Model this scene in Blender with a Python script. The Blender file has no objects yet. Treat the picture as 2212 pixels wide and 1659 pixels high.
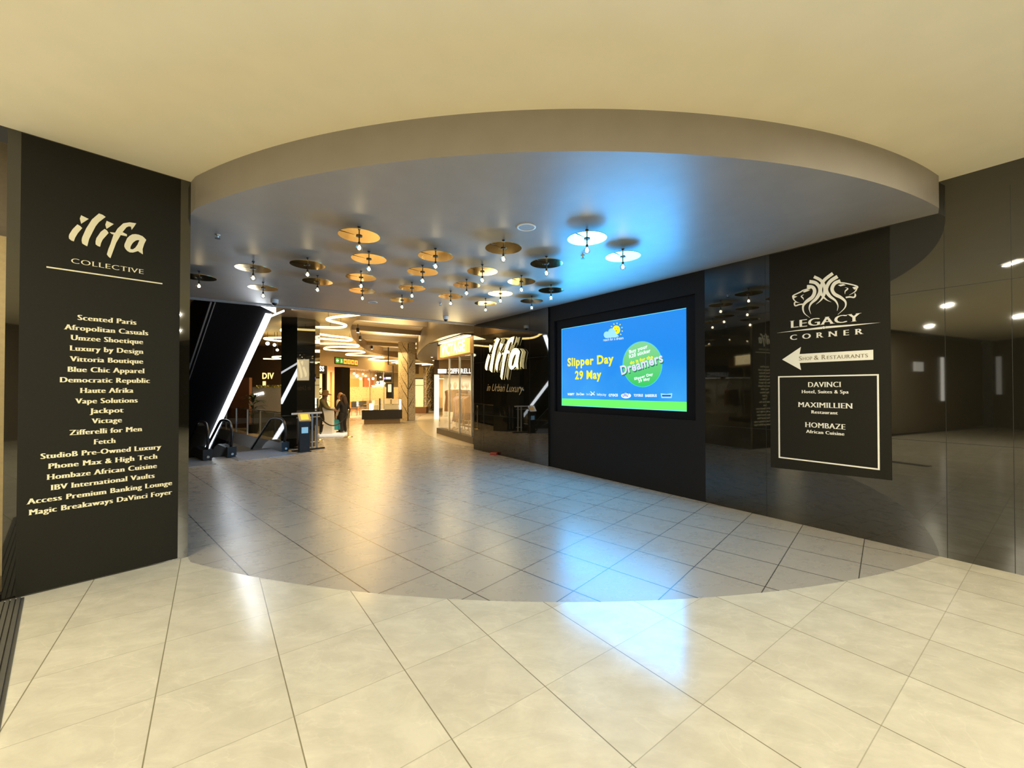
import bpy, bmesh, math, random
from mathutils import Vector, Matrix
random.seed(7)
SC = bpy.context.scene
COL = SC.collection
# ------------------------------------------------------------------ camera, world, exposure
FPX, PITCH, EYE = 884.6, 0.011, 1.8
cam_data = bpy.data.cameras.new('camera')
cam_data.sensor_width = 36.0
cam_data.lens = 36.0 * FPX / 2212.0
cam_data.clip_start, cam_data.clip_end = 0.05, 200
cam = bpy.data.objects.new('camera', cam_data)
cam.location = (0, 0, EYE)
cam.rotation_euler = (math.pi / 2 + PITCH, 0, 0)
COL.objects.link(cam)
SC.camera = cam
SC.view_settings.view_transform = 'Standard'
SC.view_settings.look = 'None'
SC.view_settings.gamma = 1
SC.view_settings.use_curve_mapping = False
SC.view_settings.exposure = 0.0
world = bpy.data.worlds.new('world')
SC.world = world
world.use_nodes = True
world.node_tree.nodes['Background'].inputs[0].default_value = (1.0, 0.85, 0.6, 1)
world.node_tree.nodes['Background'].inputs[1].default_value = 0.05
SC.cycles.max_bounces = 10
SC.cycles.transparent_max_bounces = 24
SC.cycles.sample_clamp_indirect = 6

def lamp(name, kind, loc, energy, color, direction=None, size=None, size_y=None, spread=None, radius=None):
    d = bpy.data.lights.new(name, kind)
    d.energy, d.color = energy, color
    if kind == 'AREA':
        d.shape = 'RECTANGLE'
        d.size, d.size_y = size, size_y or size
        if spread: d.spread = spread
    elif radius: d.shadow_soft_size = radius
    o = bpy.data.objects.new(name, d)
    o.location = loc
    if direction is not None:
        o.rotation_euler = Vector(direction).to_track_quat('-Z', 'Y').to_euler()
    COL.objects.link(o)
    return o

WARM, AMBER = (1.0, 0.83, 0.55), (1.0, 0.68, 0.32)
# near hall: ceiling downlights (first ones mirrored in right granite, rest added for light)
HALL_LAMPS = [(0.75, 1.28), (-3.5, -0.2), (-7.9, -2.15), (-6.2, -3.4), (4.6, -1.2), (0.6, -3.2), (8.2, -3.6), (3.0, -6.6), (-2.8, -6.4), (3.9, 2.3)]  # last one is an added wall washer, brightening the right wall lettering
for i, (x, y) in enumerate(HALL_LAMPS):
    lamp('hall_downlight_or_added_lamp', 'AREA', (x, y, 3.98), 16 if i == 0 else 190 if i == 4 else 80 if i == 9 else 165, (1, .925, .70), (0, 0, -1), 0.32, 0.08)

# ------------------------------------------------------------------ frames and pixel helpers
def V(*a): return Vector(a)
CP, SP = math.cos(PITCH), math.sin(PITCH)
def ray(px, py):
    x, y = (px - 1106) / FPX, -(py - 829.5) / FPX
    return V(x, CP - y * SP, SP + y * CP)
def at_z(px, py, z):
    d = ray(px, py); t = (z - EYE) / d.z
    return V(d.x * t, d.y * t, z)
def at_y(px, py, Y):
    d = ray(px, py); t = Y / d.y
    return V(d.x * t, Y, EYE + d.z * t)
class Frame:
    """a wall's own frame: x runs left to right as one reads it, z up, n off the wall"""
    def __init__(s, origin, xdir):
        s.o = V(origin[0], origin[1], 0); s.x = V(xdir[0], xdir[1], 0).normalized(); s.n = V(s.x.y, -s.x.x, 0)
    def w(s, x, z, n=0.0): return s.o + s.x * x + V(0, 0, z) + s.n * n
    def px(s, px, py, n=0.0):
        d = ray(px, py); q = s.o + s.n * n - V(0, 0, EYE)
        t = (q.x * s.n.x + q.y * s.n.y) / (d.x * s.n.x + d.y * s.n.y)
        P = d * t - V(s.o.x, s.o.y, 0)
        return (P.x * s.x.x + P.y * s.x.y, EYE + d.z * t)
FR = Frame((4.600, 4.398), (0.5905, -0.8070))     # right granite wall; x = 0 at the bulkhead's end, negative = further away
FL = Frame((-4.309, 3.476), (0.6735, 0.7392))     # left granite pillar
DE = V(0.669, 0.743, 0)                           # across the escalators
DD = V(-0.743, 0.669, 0)                          # down the escalators
def ed(e, d, z=0.0): return DE * e + DD * d + V(0, 0, z)

# ------------------------------------------------------------------ materials
MATS = {}
def nt(name):
    m = bpy.data.materials.new(name); m.use_nodes = True
    MATS[name] = m
    return m, m.node_tree.nodes, m.node_tree.links, m.node_tree.nodes['Principled BSDF']
def mat(name, col, rough=0.5, metal=0.0, var=0.06, scale=30.0, spec=None, coat=0.0, bump=0.0):
    if name in MATS: return MATS[name]
    m, N, L, B = nt(name)
    tc = N.new('ShaderNodeTexCoord'); nz = N.new('ShaderNodeTexNoise')
    nz.inputs['Scale'].default_value = scale; nz.inputs['Detail'].default_value = 4
    L.new(tc.outputs['Object'], nz.inputs['Vector'])
    r = N.new('ShaderNodeValToRGB')
    r.color_ramp.elements[0].position, r.color_ramp.elements[1].position = .3, .7
    r.color_ramp.elements[0].color = [c * (1 - var) for c in col] + [1]
    r.color_ramp.elements[1].color = [min(1, c * (1 + var)) for c in col] + [1]
    L.new(nz.outputs['Fac'], r.inputs['Fac']); L.new(r.outputs['Color'], B.inputs['Base Color'])
    B.inputs['Roughness'].default_value = rough; B.inputs['Metallic'].default_value = metal
    if spec is not None: B.inputs['Specular IOR Level'].default_value = spec
    if coat: B.inputs['Coat Weight'].default_value = coat; B.inputs['Coat Roughness'].default_value = .05
    if bump:
        b = N.new('ShaderNodeBump'); b.inputs['Strength'].default_value = bump; b.inputs['Distance'].default_value = .01
        L.new(nz.outputs['Fac'], b.inputs['Height']); L.new(b.outputs['Normal'], B.inputs['Normal'])
    return m
def glow(name, col, strength=1.0):
    if name in MATS: return MATS[name]
    m, N, L, B = nt(name)
    B.inputs['Base Color'].default_value = (*[c * .6 for c in col], 1)
    B.inputs['Emission Color'].default_value = (*col, 1)
    B.inputs['Emission Strength'].default_value = strength
    B.inputs['Roughness'].default_value = .4
    return m
def s2l(r, g, b):
    f = lambda c: (c / 255 / 12.92) if c <= 10 else ((c / 255 + .055) / 1.055) ** 2.4
    return (f(r), f(g), f(b))
def glass(name, tint=(1, 1, 1), refl=.10, rough=0.02, thr=1.0):
    if name in MATS: return MATS[name]
    m, N, L, B = nt(name)
    out = [n for n in N if n.type == 'OUTPUT_MATERIAL'][0]
    t = N.new('ShaderNodeBsdfTransparent'); t.inputs[0].default_value = (*[c * thr for c in tint], 1)
    g = N.new('ShaderNodeBsdfGlossy'); g.inputs['Roughness'].default_value = rough
    fr = N.new('ShaderNodeLayerWeight'); fr.inputs[0].default_value = .25
    ma = N.new('ShaderNodeMath'); ma.operation = 'MULTIPLY_ADD'; ma.inputs[1].default_value = .28; ma.inputs[2].default_value = refl
    mx = N.new('ShaderNodeMixShader')
    L.new(fr.outputs['Fresnel'], ma.inputs[0]); L.new(ma.outputs[0], mx.inputs[0])
    L.new(t.outputs[0], mx.inputs[1]); L.new(g.outputs[0], mx.inputs[2]); L.new(mx.outputs[0], out.inputs[0])
    return m
def tiles(name, c1, c2, grout, origin, ang, sx, sy, wx, wy, fx, fy, rough, vein=.25, spec=.5, mirrored=False):
    """stone tiles on a turned grid: joints across x (strength fx) and y (strength fy)"""
    m, N, L, B = nt(name)
    tc = N.new('ShaderNodeTexCoord')
    sub = N.new('ShaderNodeVectorMath'); sub.operation = 'SUBTRACT'; sub.inputs[1].default_value = (*origin, 0)
    L.new(tc.outputs['Object'], sub.inputs[0])
    def axis(d, size):
        dot = N.new('ShaderNodeVectorMath'); dot.operation = 'DOT_PRODUCT'; dot.inputs[1].default_value = (d[0] / size, d[1] / size, 0)
        L.new(sub.outputs[0], dot.inputs[0]); return dot.outputs['Value']
    def M(op, a, b=None):
        n = N.new('ShaderNodeMath'); n.operation = op
        for i, v in enumerate((a, b)):
            if v is None: continue
            if hasattr(v, 'node'): L.new(v, n.inputs[i])
            else: n.inputs[i].default_value = v
        return n.outputs[0]
    ca, sa = math.cos(ang), math.sin(ang)
    u = axis((ca, sa), sx); v = axis((sa, -ca) if mirrored else (-sa, ca), sy)
    def line(c, size, w):
        f = M('ABSOLUTE', M('SUBTRACT', M('FRACT', c), .5))
        mr = N.new('ShaderNodeMapRange'); L.new(f, mr.inputs[0])
        mr.inputs[1].default_value = .5 - w / size * .9; mr.inputs[2].default_value = .5 - w / size * .4
        return mr.outputs[0]
    g = M('MAXIMUM', M('MULTIPLY', line(u, sx, wx), fx), M('MULTIPLY', line(v, sy, wy), fy))
    cmb = N.new('ShaderNodeCombineXYZ'); L.new(M('FLOOR', u), cmb.inputs[0]); L.new(M('FLOOR', v), cmb.inputs[1])
    wn = N.new('ShaderNodeTexWhiteNoise'); L.new(cmb.outputs[0], wn.inputs['Vector'])
    off = N.new('ShaderNodeVectorMath'); off.operation = 'MULTIPLY_ADD'; off.inputs[1].default_value = (9, 9, 9)
    L.new(wn.outputs['Color'], off.inputs[0]); L.new(tc.outputs['Object'], off.inputs[2])
    mp = N.new('ShaderNodeMapping'); mp.inputs['Rotation'].default_value = (0, 0, ang); mp.inputs['Scale'].default_value = (1.0, 1.7, 1)
    L.new(off.outputs[0], mp.inputs[0])
    nz = N.new('ShaderNodeTexNoise'); nz.inputs['Scale'].default_value = 3.4; nz.inputs['Detail'].default_value = 9; nz.inputs['Roughness'].default_value = .68; nz.inputs['Distortion'].default_value = .35
    L.new(mp.outputs[0], nz.inputs['Vector'])
    mix = M('ADD', M('MULTIPLY', nz.outputs['Fac'], 1.2), M('MULTIPLY', wn.outputs['Value'], vein))
    r = N.new('ShaderNodeValToRGB'); r.color_ramp.elements[0].position, r.color_ramp.elements[1].position = .48, .90
    r.color_ramp.elements[0].color = (*c2, 1); r.color_ramp.elements[1].color = (*c1, 1)
    L.new(mix, r.inputs['Fac'])
    vn = N.new('ShaderNodeTexNoise'); vn.inputs['Scale'].default_value = 1.6; vn.inputs['Detail'].default_value = 6; vn.inputs['Distortion'].default_value = 1.2
    L.new(mp.outputs[0], vn.inputs['Vector'])
    vm = N.new('ShaderNodeMapRange'); L.new(M('ABSOLUTE', M('SUBTRACT', vn.outputs['Fac'], .5)), vm.inputs[0])
    vm.inputs[1].default_value = 0; vm.inputs[2].default_value = .012; vm.inputs[3].default_value = .35 if mirrored else .07; vm.inputs[4].default_value = 0
    vc = N.new('ShaderNodeMix'); vc.data_type = 'RGBA'; L.new(M('MULTIPLY', vm.outputs[0], nz.outputs['Fac']), vc.inputs['Factor'])
    L.new(r.outputs['Color'], vc.inputs['A']); vc.inputs['B'].default_value = (min(1, c1[0] * 1.25), min(1, c1[1] * 1.25), min(1, c1[2] * 1.25), 1)
    mc = N.new('ShaderNodeMix'); mc.data_type = 'RGBA'
    L.new(g, mc.inputs['Factor']); L.new(vc.outputs['Result'], mc.inputs['A']); mc.inputs['B'].default_value = (*grout, 1)
    L.new(mc.outputs['Result'], B.inputs['Base Color'])
    L.new(M('ADD', M('MULTIPLY', nz.outputs['Fac'], .12), rough - .06), B.inputs['Roughness'])
    B.inputs['Specular IOR Level'].default_value = spec
    return m

YAW = 0.6317
M_cream = tiles('cream_stone_tile', (.66, .61, .485), (.535, .49, .385), (.20, .17, .10), (-3.346, 3.070), YAW, .6305, .6394, .0048, .0036, .95, .50, .16, .14, .5, True)
G0 = .955 * .62 * V(math.cos(.83), math.sin(.83), 0) + .335 * .62 * V(-math.sin(.83), math.cos(.83), 0)
M_grey = tiles('grey_stone_tile', (.375, .338, .285), (.350, .315, .266), (.02, .018, .016), (G0.x, G0.y), .83, .62, .62, .0078, .0068, 1.0, .85, .28, .14, .32)
M_ceil = mat('cream_ceiling_paint', (.86, .79, .60), .75, var=.02, scale=3)
M_soff = mat('grey_ceiling_paint', (.30, .275, .25), .42, var=.04, scale=4, spec=.45)
M_wood = mat('timber_ceiling', (.27, .185, .105), .45, var=.15, scale=6)
def granite():
    m, N, L, B = nt('polished_black_granite')
    tc = N.new('ShaderNodeTexCoord'); nz = N.new('ShaderNodeTexNoise'); nz.inputs['Scale'].default_value = 160; nz.inputs['Detail'].default_value = 3
    L.new(tc.outputs['Object'], nz.inputs['Vector'])
    r = N.new('ShaderNodeValToRGB'); r.color_ramp.elements[0].position = .45; r.color_ramp.elements[1].position = .75
    r.color_ramp.elements[0].color = (.004, .0038, .0025, 1); r.color_ramp.elements[1].color = (.020, .018, .010, 1)
    L.new(nz.outputs['Fac'], r.inputs[0]); L.new(r.outputs[0], B.inputs['Base Color'])
    B.inputs['Roughness'].default_value = .025; B.inputs['Specular IOR Level'].default_value = 1.0; B.inputs['IOR'].default_value = 1.62
    return m
M_gran = granite()
M_joint = mat('granite_joint', (.006, .006, .005), .6)
M_board = mat('matt_black_board', (.012, .011, .007), .55, var=.12, scale=60, spec=.25)
M_char = mat('charcoal_paint', (.011, .011, .013), .6, var=.05, spec=.2)
M_black = mat('black_plastic', (.012, .012, .012), .35)
M_vinyl = mat('cream_vinyl_lettering', (.94, .87, .60), .5, var=.01)
M_white = mat('white_vinyl_lettering', (.96, .95, .88), .5, var=.01)
M_goldtxt = mat('gold_lettering', (.62, .45, .20), .4, var=.02)
M_olivetxt = mat('olive_lettering', (.22, .17, .07), .5, var=.02)
M_brass = mat('polished_brass', (.97, .74, .34), .10, 1.0, var=.03, scale=40)
M_dark = mat('dark_bronze', (.03, .025, .02), .4, .4)
M_steel = mat('brushed_steel', (.55, .54, .52), .3, 1.0, var=.05, scale=80)
M_plast = mat('white_plastic', (.78, .76, .72), .4, var=.02)
M_grill = mat('grey_grille', (.35, .35, .34), .6)
M_bulb = glass('clear_bulb_glass', (1, .97, .9), .06)
M_glass = glass('shop_glass', (1, 1, .98), .05)
M_bal = glass('smoked_balustrade_glass', (.78, .82, .84), .10)

# ------------------------------------------------------------------ mesh builder
class MB:
    def __init__(s): s.v, s.f, s.s = [], [], []
    def add(s, verts, faces, smooth=False):
        k = len(s.v); s.v += [tuple(p) for p in verts]
        s.f += [[i + k for i in f] for f in faces]; s.s += [smooth] * len(faces); return s
    def box(s, c, size, X=V(1, 0, 0), Y=None, Z=V(0, 0, 1)):
        X = X.normalized(); Z = Z.normalized(); Y = Y.normalized() if Y else Z.cross(X)
        c = V(*c); hx, hy, hz = [k / 2 for k in size]
        vs = [c + X * a * hx + Y * b * hy + Z * d * hz for d in (-1, 1) for b in (-1, 1) for a in (-1, 1)]
        return s.add(vs, [(0, 2, 3, 1), (4, 5, 7, 6), (0, 1, 5, 4), (2, 6, 7, 3), (0, 4, 6, 2), (1, 3, 7, 5)])
    def prism(s, pts, z0, z1):
        n = len(pts); a = sum(pts[i][0] * pts[(i + 1) % n][1] - pts[(i + 1) % n][0] * pts[i][1] for i in range(n))
        if a < 0: pts = pts[::-1]
        vs = [V(p[0], p[1], z0) for p in pts] + [V(p[0], p[1], z1) for p in pts]
        return s.add(vs, [tuple(range(n))[::-1], tuple(range(n, 2 * n))] + [(i, (i + 1) % n, n + (i + 1) % n, n + i) for i in range(n)])
    def slab(s, pts, fr, n0, n1):
        """a flat outline (x, z) on a wall frame, thick from n0 to n1 off the wall"""
        k = len(pts); vs = [fr.w(x, z, n0) for x, z in pts] + [fr.w(x, z, n1) for x, z in pts]
        return s.add(vs, [tuple(range(k))[::-1], tuple(range(k, 2 * k))] + [(i, (i + 1) % k, k + (i + 1) % k, k + i) for i in range(k)])
    def tube(s, pts, r, n=8, closed=False, caps=True):
        pts = [V(*p) for p in pts]; m = len(pts); rs = r if isinstance(r, (list, tuple)) else [r] * m
        vs = []; up = None
        for i, p in enumerate(pts):
            a = pts[(i - 1) % m] if (closed or i > 0) else p
            b = pts[(i + 1) % m] if (closed or i < m - 1) else p
            t = (b - a).normalized()
            if up is None: up = V(0, 0, 1) if abs(t.z) < .9 else V(1, 0, 0)
            x = up.cross(t)
            if x.length < 1e-4: x = V(1, .3, 0).cross(t)
            x.normalize(); y = t.cross(x); up = y
            vs += [p + (x * math.cos(2 * math.pi * k / n) + y * math.sin(2 * math.pi * k / n)) * rs[i] for k in range(n)]
        fs = []
        for i in range(m if closed else m - 1):
            j = (i + 1) % m
            fs += [(i * n + k, i * n + (k + 1) % n, j * n + (k + 1) % n, j * n + k) for k in range(n)]
        s.add(vs, fs, True)
        if caps and not closed:
            s.add(vs[:n], [tuple(range(n))[::-1]]); s.add(vs[-n:], [tuple(range(n))])
        return s
    def lathe(s, prof, c=(0, 0, 0), n=24, smooth=True):
        c = V(*c); vs = []; fs = []
        for r, z in prof: vs += [c + V(r * math.cos(2 * math.pi * k / n), r * math.sin(2 * math.pi * k / n), z) for k in range(n)]
        for i in range(len(prof) - 1): fs += [(i * n + k, i * n + (k + 1) % n, (i + 1) * n + (k + 1) % n, (i + 1) * n + k) for k in range(n)]
        s.add(vs, fs, smooth)
        for i, rev in ((0, True), (len(prof) - 1, False)):
            if prof[i][0] > 1e-4: s.add(vs[i * n:(i + 1) * n], [tuple(range(n))[::-1] if rev else tuple(range(n))])
        return s
    def ball(s, c, r, n=12, sq=(1, 1, 1)):
        c = V(*c); m = n // 2 + 1; vs = []; fs = []
        for i in range(m):
            a = math.pi * i / (m - 1)
            vs += [c + V(r * sq[0] * math.sin(a) * math.cos(2 * math.pi * k / n), r * sq[1] * math.sin(a) * math.sin(2 * math.pi * k / n), -r * sq[2] * math.cos(a)) for k in range(n)]
        for i in range(m - 1): fs += [(i * n + k, i * n + (k + 1) % n, (i + 1) * n + (k + 1) % n, (i + 1) * n + k) for k in range(n)]
        return s.add(vs, fs, True)
    def build(s, name, material, parent=None, bevel=0.0):
        me = bpy.data.meshes.new(name); me.from_pydata(s.v, [], s.f); me.validate()
        if len(me.polygons) == len(s.s): me.polygons.foreach_set('use_smooth', s.s)
        if not isinstance(material, (list, tuple)): material = [material]
        for q in material: me.materials.append(q)
        bm = bmesh.new(); bm.from_mesh(me)
        bmesh.ops.remove_doubles(bm, verts=bm.verts, dist=1e-5) if s.s and all(s.s) else None
        bmesh.ops.recalc_face_normals(bm, faces=bm.faces); bm.to_mesh(me); bm.free()
        o = bpy.data.objects.new(name, me); COL.objects.link(o)
        if parent is not None: put(o, parent)
        if bevel:
            b = o.modifiers.new('bevel', 'BEVEL'); b.width = bevel; b.segments = 2; b.limit_method = 'ANGLE'
        return o
def put(o, parent):
    """parent o, keeping it where its world-coordinate mesh stands"""
    p, loc = parent, V(0, 0, 0)
    while p is not None: loc = loc + p.location; p = p.parent
    o.parent = parent; o.location = -loc
def tag(o, label, cat=None, group=None, kind=None):
    if label: o['label'] = label
    if cat: o['category'] = cat
    if group: o['group'] = group
    if kind: o['kind'] = kind
    return o
def thing(name, label, cat, loc, group=None):
    o = bpy.data.objects.new(name, None); o.empty_display_size = .1; o.location = loc; COL.objects.link(o)
    return tag(o, label, cat, group)
def struct(name, mb, m, label=None):
    o = mb.build(name, m); o['kind'] = 'structure'
    if label: o['label'] = label
    return o
def copy_tree(o, parent=None):
    c = o.copy(); COL.objects.link(c)
    if parent is not None: c.parent = parent
    for ch in [k for k in bpy.data.objects if k.parent == o]: copy_tree(ch, c)
    return c
def crom(pts, n=8, closed=False):
    P = [V(*p) for p in pts]; m = len(P); out = []
    for i in range(m if closed else m - 1):
        g = lambda k: P[k % m] if closed else P[min(max(k, 0), m - 1)]
        a, b, c, d = g(i - 1), g(i), g(i + 1), g(i + 2)
        for k in range(n):
            t = k / n
            out.append(.5 * ((2 * b) + (c - a) * t + (2 * a - 5 * b + 4 * c - d) * t * t + (3 * b - a - 3 * c + d) * t ** 3))
    if not closed: out.append(P[-1])
    return out

# ------------------------------------------------------------------ lettering
TXT = {}
def text2d(s, style):
    if (s, style) in TXT: return TXT[(s, style)]
    cu = bpy.data.curves.new('lettering', 'FONT'); cu.body = s; cu.resolution_u = 3
    off, dil, ser, shear, sp = dict(fat=(-.012, .064, True, 0, 1.10), serif=(-.016, .022, True, 0, 1.06), wide=(-.012, .03, True, 0, 1.9), block=(-.014, .045, True, 0, 1.06), wideblock=(-.012, .045, True, 0, 1.9), sans=(0, 0, False, 0, 1), bold=(.030, 0, False, 0, 1.10), script=(-.004, .006, False, .42, 1))[style]
    cu.offset = off; cu.shear = shear; cu.space_character = sp
    ob = bpy.data.objects.new('lettering', cu)
    me = ob.to_mesh()
    vs = [(v.co.x, v.co.y) for v in me.vertices]; fs = [tuple(p.vertices) for p in me.polygons]
    cnt = {}
    for f in fs:
        for i in range(len(f)):
            e = tuple(sorted((f[i], f[(i + 1) % len(f)]))); cnt[e] = cnt.get(e, 0) + 1
    ob.to_mesh_clear(); bpy.data.objects.remove(ob); bpy.data.curves.remove(cu)
    ov, of = [], []
    shifts = (-dil, 0, dil) if dil else (0,)
    for i, dx in enumerate(shifts):
        k = len(ov); ov += [(x + dx, y, i * .0005) for x, y in vs]; of += [tuple(i + k for i in f) for f in fs]
    if ser:
        h = .022
        for (i, j), c in cnt.items():
            (x0, y0), (x1, y1) = vs[i], vs[j]
            if c == 1 and abs(y0 - y1) < .002 and .03 < abs(x0 - x1) < .17:
                lo = y0 < .1 and y0 > -.1; hi = y0 > .4
                if not (lo or hi): continue
                a, b = min(x0, x1) - dil - .055, max(x0, x1) + dil + .055
                y = y0 if lo else y0 - h
                k = len(ov); ov += [(a, y, .0016), (b, y, .0016), (b, y + h, .0016), (a, y + h, .0016)]; of.append((k, k + 1, k + 2, k + 3))
    TXT[(s, style)] = (ov, of)
    return ov, of
def cap_height():
    ov, _ = text2d('H', 'sans'); return max(v[1] for v in ov)
CAP = cap_height()
def put_text(name, s, fr, p0, p1, cap, m, parent, style='sans', n=.002, label=None, depth=.002):
    """lettering whose baseline runs from p0 to p1 on a wall frame"""
    ov, of = text2d(s, style)
    x0, x1 = min(v[0] for v in ov), max(v[0] for v in ov)
    d = (p1[0] - p0[0], p1[1] - p0[1]); w = math.hypot(*d); ux, uz = d[0] / w, d[1] / w
    kx, kz = w / (x1 - x0), cap / CAP
    P = []
    for x, y, l in ov:
        a, b = (x - x0) * kx, y * kz
        P.append((p0[0] + ux * a - uz * b, p0[1] + uz * a + ux * b, n + depth + l))
    mb = MB(); mb.add([fr.w(*q) for q in P], of)
    o = mb.build(name, m, parent)
    if label: o['label'] = label
    return o
ILIFA = dict(
 i=[(.049, .171), (.066, .162), (.080, .146), (.053, .092), (.036, .045), (.028, .008), (.012, .012), (-.002, .026), (-.004, .045), (-.001, .065), (.019, .118)],
 i_dot=[(.072, .263), (.121, .244), (.073, .184), (.064, .231)],
 l=[(.188, .317), (.213, .312), (.234, .298), (.189, .235), (.168, .190), (.151, .138), (.126, .058), (.114, -.015), (.098, -.008), (.081, .004), (.077, .030), (.080, .058), (.105, .149), (.142, .245)],
 i2=[(.228, .181), (.244, .170), (.255, .149), (.216, .076), (.205, .040), (.199, .002), (.183, .006), (.169, .018), (.168, .045), (.173, .077), (.202, .146)],
 i2_dot=[(.241, .263), (.29, .246), (.241, .185), (.232, .223)],
 f=[(.451, .301), (.435, .262), (.418, .227), (.413, .257), (.398, .256), (.381, .242), (.352, .185), (.384, .172), (.384, .153), (.340, .153), (.309, .07), (.27, -.09), (.256, -.078), (.245, -.058), (.255, -.005), (.269, .047), (.290, .146), (.277, .146), (.264, .16), (.300, .165), (.317, .21), (.357, .273), (.403, .297)],
 a=[(.527, .156), (.512, .110), (.5, .055), (.503, .004), (.485, .012), (.467, .028), (.462, .091), (.476, .14), (.462, .137), (.447, .126), (.430, .104), (.419, .08), (.411, .055), (.41, .033), (.429, .035), (.445, .058), (.462, .091), (.467, .028), (.430, .004), (.406, .0), (.388, .010), (.373, .03), (.366, .050), (.368, .073), (.386, .135), (.403, .162), (.423, .183), (.447, .192), (.47, .193), (.499, .185), (.513, .172)])
def tri_slab(mb, pts, fr, n0, n1):
    """like slab, but triangulated so concave outlines fill properly"""
    from mathutils.geometry import tessellate_polygon
    tris = tessellate_polygon([[V(x, z, 0) for x, z in pts]])
    k = len(pts); vs = [fr.w(x, z, n0) for x, z in pts] + [fr.w(x, z, n1) for x, z in pts]
    mb.add(vs, [tuple(t) for t in tris] + [tuple(i + k for i in t) for t in tris] + [(i, (i + 1) % k, k + (i + 1) % k, k + i) for i in range(k)])
def ilifa(fr, ox, oz, sx, sz, n0, n1, m, parent, face=None):
    for key, name in (('i', 'letter_i'), ('l', 'letter_l'), ('i2', 'letter_i'), ('f', 'letter_f'), ('a', 'letter_a')):
        mb = MB()
        for k in (key, key + '_dot'):
            if k not in ILIFA: continue
            pts = ILIFA[k]
            if key == 'a':
                # outer bowl with its eye left open: two outlines bridged
                outer = [(.527, .156), (.512, .110), (.5, .055), (.503, .004), (.485, .012), (.467, .028), (.430, .004), (.406, .0), (.388, .010), (.373, .03), (.366, .050), (.368, .073), (.386, .135), (.403, .162), (.423, .183), (.447, .192), (.47, .193), (.499, .185), (.513, .172)]
                hole = [(.476, .14), (.460, .136), (.447, .126), (.430, .104), (.419, .08), (.411, .055), (.41, .033), (.429, .035), (.447, .058), (.462, .091)]
                pts = outer[:6] + [hole[9], hole[8], hole[7], hole[6], hole[5], hole[4], hole[3], hole[2], hole[1], hole[0], hole[9]] + outer[5:]
            q = [(ox + x * sx, oz + z * sz) for x, z in pts]
            tri_slab(mb, q, fr, n0, n1)
        mb.build(name, m, parent)
# ------------------------------------------------------------------ structure: floors, ceilings, walls
def arc(c, r, x0, x1, n=64):
    out = []
    for i in range(n + 1):
        x = x0 + (x1 - x0) * i / n
        out.append((x, c[1] - math.sqrt(r * r - (x - c[0]) ** 2)))
    return out
PL, PR = FL.w(1.249, 0), FR.w(0, 0)
farc = arc((.467, 12.951), 9.48, -3.46, 4.612); farc[0] = (PL.x, PL.y)
carc = arc((.585, 11.10), 7.86, -3.46, 4.60); carc[0] = (PL.x, PL.y); carc[-1] = (PR.x, PR.y)
Rw = lambda x: (FR.w(x, 0).x, FR.w(x, 0).y)
Lw = lambda x, n=0: (FL.w(x, 0, n).x, FL.w(x, 0, n).y)
near = [Rw(16), Lw(-16)]
struct('floor', MB().prism(farc + [Rw(0)] + near + [Lw(1.24)], -.10, 0), M_cream)
# passage floor: from the curved joint to the mall, leaving the escalator void open
vf, vr = 12.95, 4.95
p = lambda e, d: (ed(e, d).x, ed(e, d).y)
struct('floor_passage', MB().prism(farc + [Rw(0), Rw(-9.7), (-1.0, 14), (2.5, 30), (2.5, 44), (-24, 44), (-24, 26), p(vr, 24), p(vr, vf), p(-3.0, vf), p(-3.0, 9.0)], -.30, -.001), M_grey)
struct('floor_lower', MB().box((-14, 15, -4.6), (22, 22, .2)), M_grey)
struct('wall_void', MB().box(ed(1, 23.0, -2.2), (9, .2, 4.6), DE), mat('dark_plaster', (.05, .045, .04), .7))
# ceilings
struct('ceiling', MB().prism(carc + near + [Lw(1.24)], 4.03, 4.20), M_ceil)
FE0, FE1 = V(-9.4, 6.79, 0), V(-1.10, 12.20, 0)
soff = [(a, b) for a, b in carc] + [Rw(-9.66), (FE1.x, FE1.y), (FE0.x, FE0.y), Lw(1.25, -4.2), Lw(1.25, -.02)]
struct('ceiling_passage', MB().prism(soff, 3.69, 4.50), M_soff)
fe = (FE1 - FE0).normalized(); fn = V(fe.y, -fe.x, 0)
tr = MB().box((FE0 + FE1) / 2 + fn * .10 + V(0, 0, 3.68), ((FE1 - FE0).length, .05, .02), fe)
tr.box((FE0 + FE1) / 2 + fn * .015 + V(0, 0, 3.675), ((FE1 - FE0).length, .03, .03), fe)
struct('trim_passage', tr, mat('pale_trim', (.45, .42, .38), .5))

# left granite pillar (a block behind its front face) with plinth joint
pb = MB().prism([Lw(0), Lw(1.249), Lw(1.249, -2.4), Lw(0, -2.4)], 0, 4.03)
struct('wall_left', pb, M_gran, 'polished black granite pillar carrying the gold shop directory')
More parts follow.
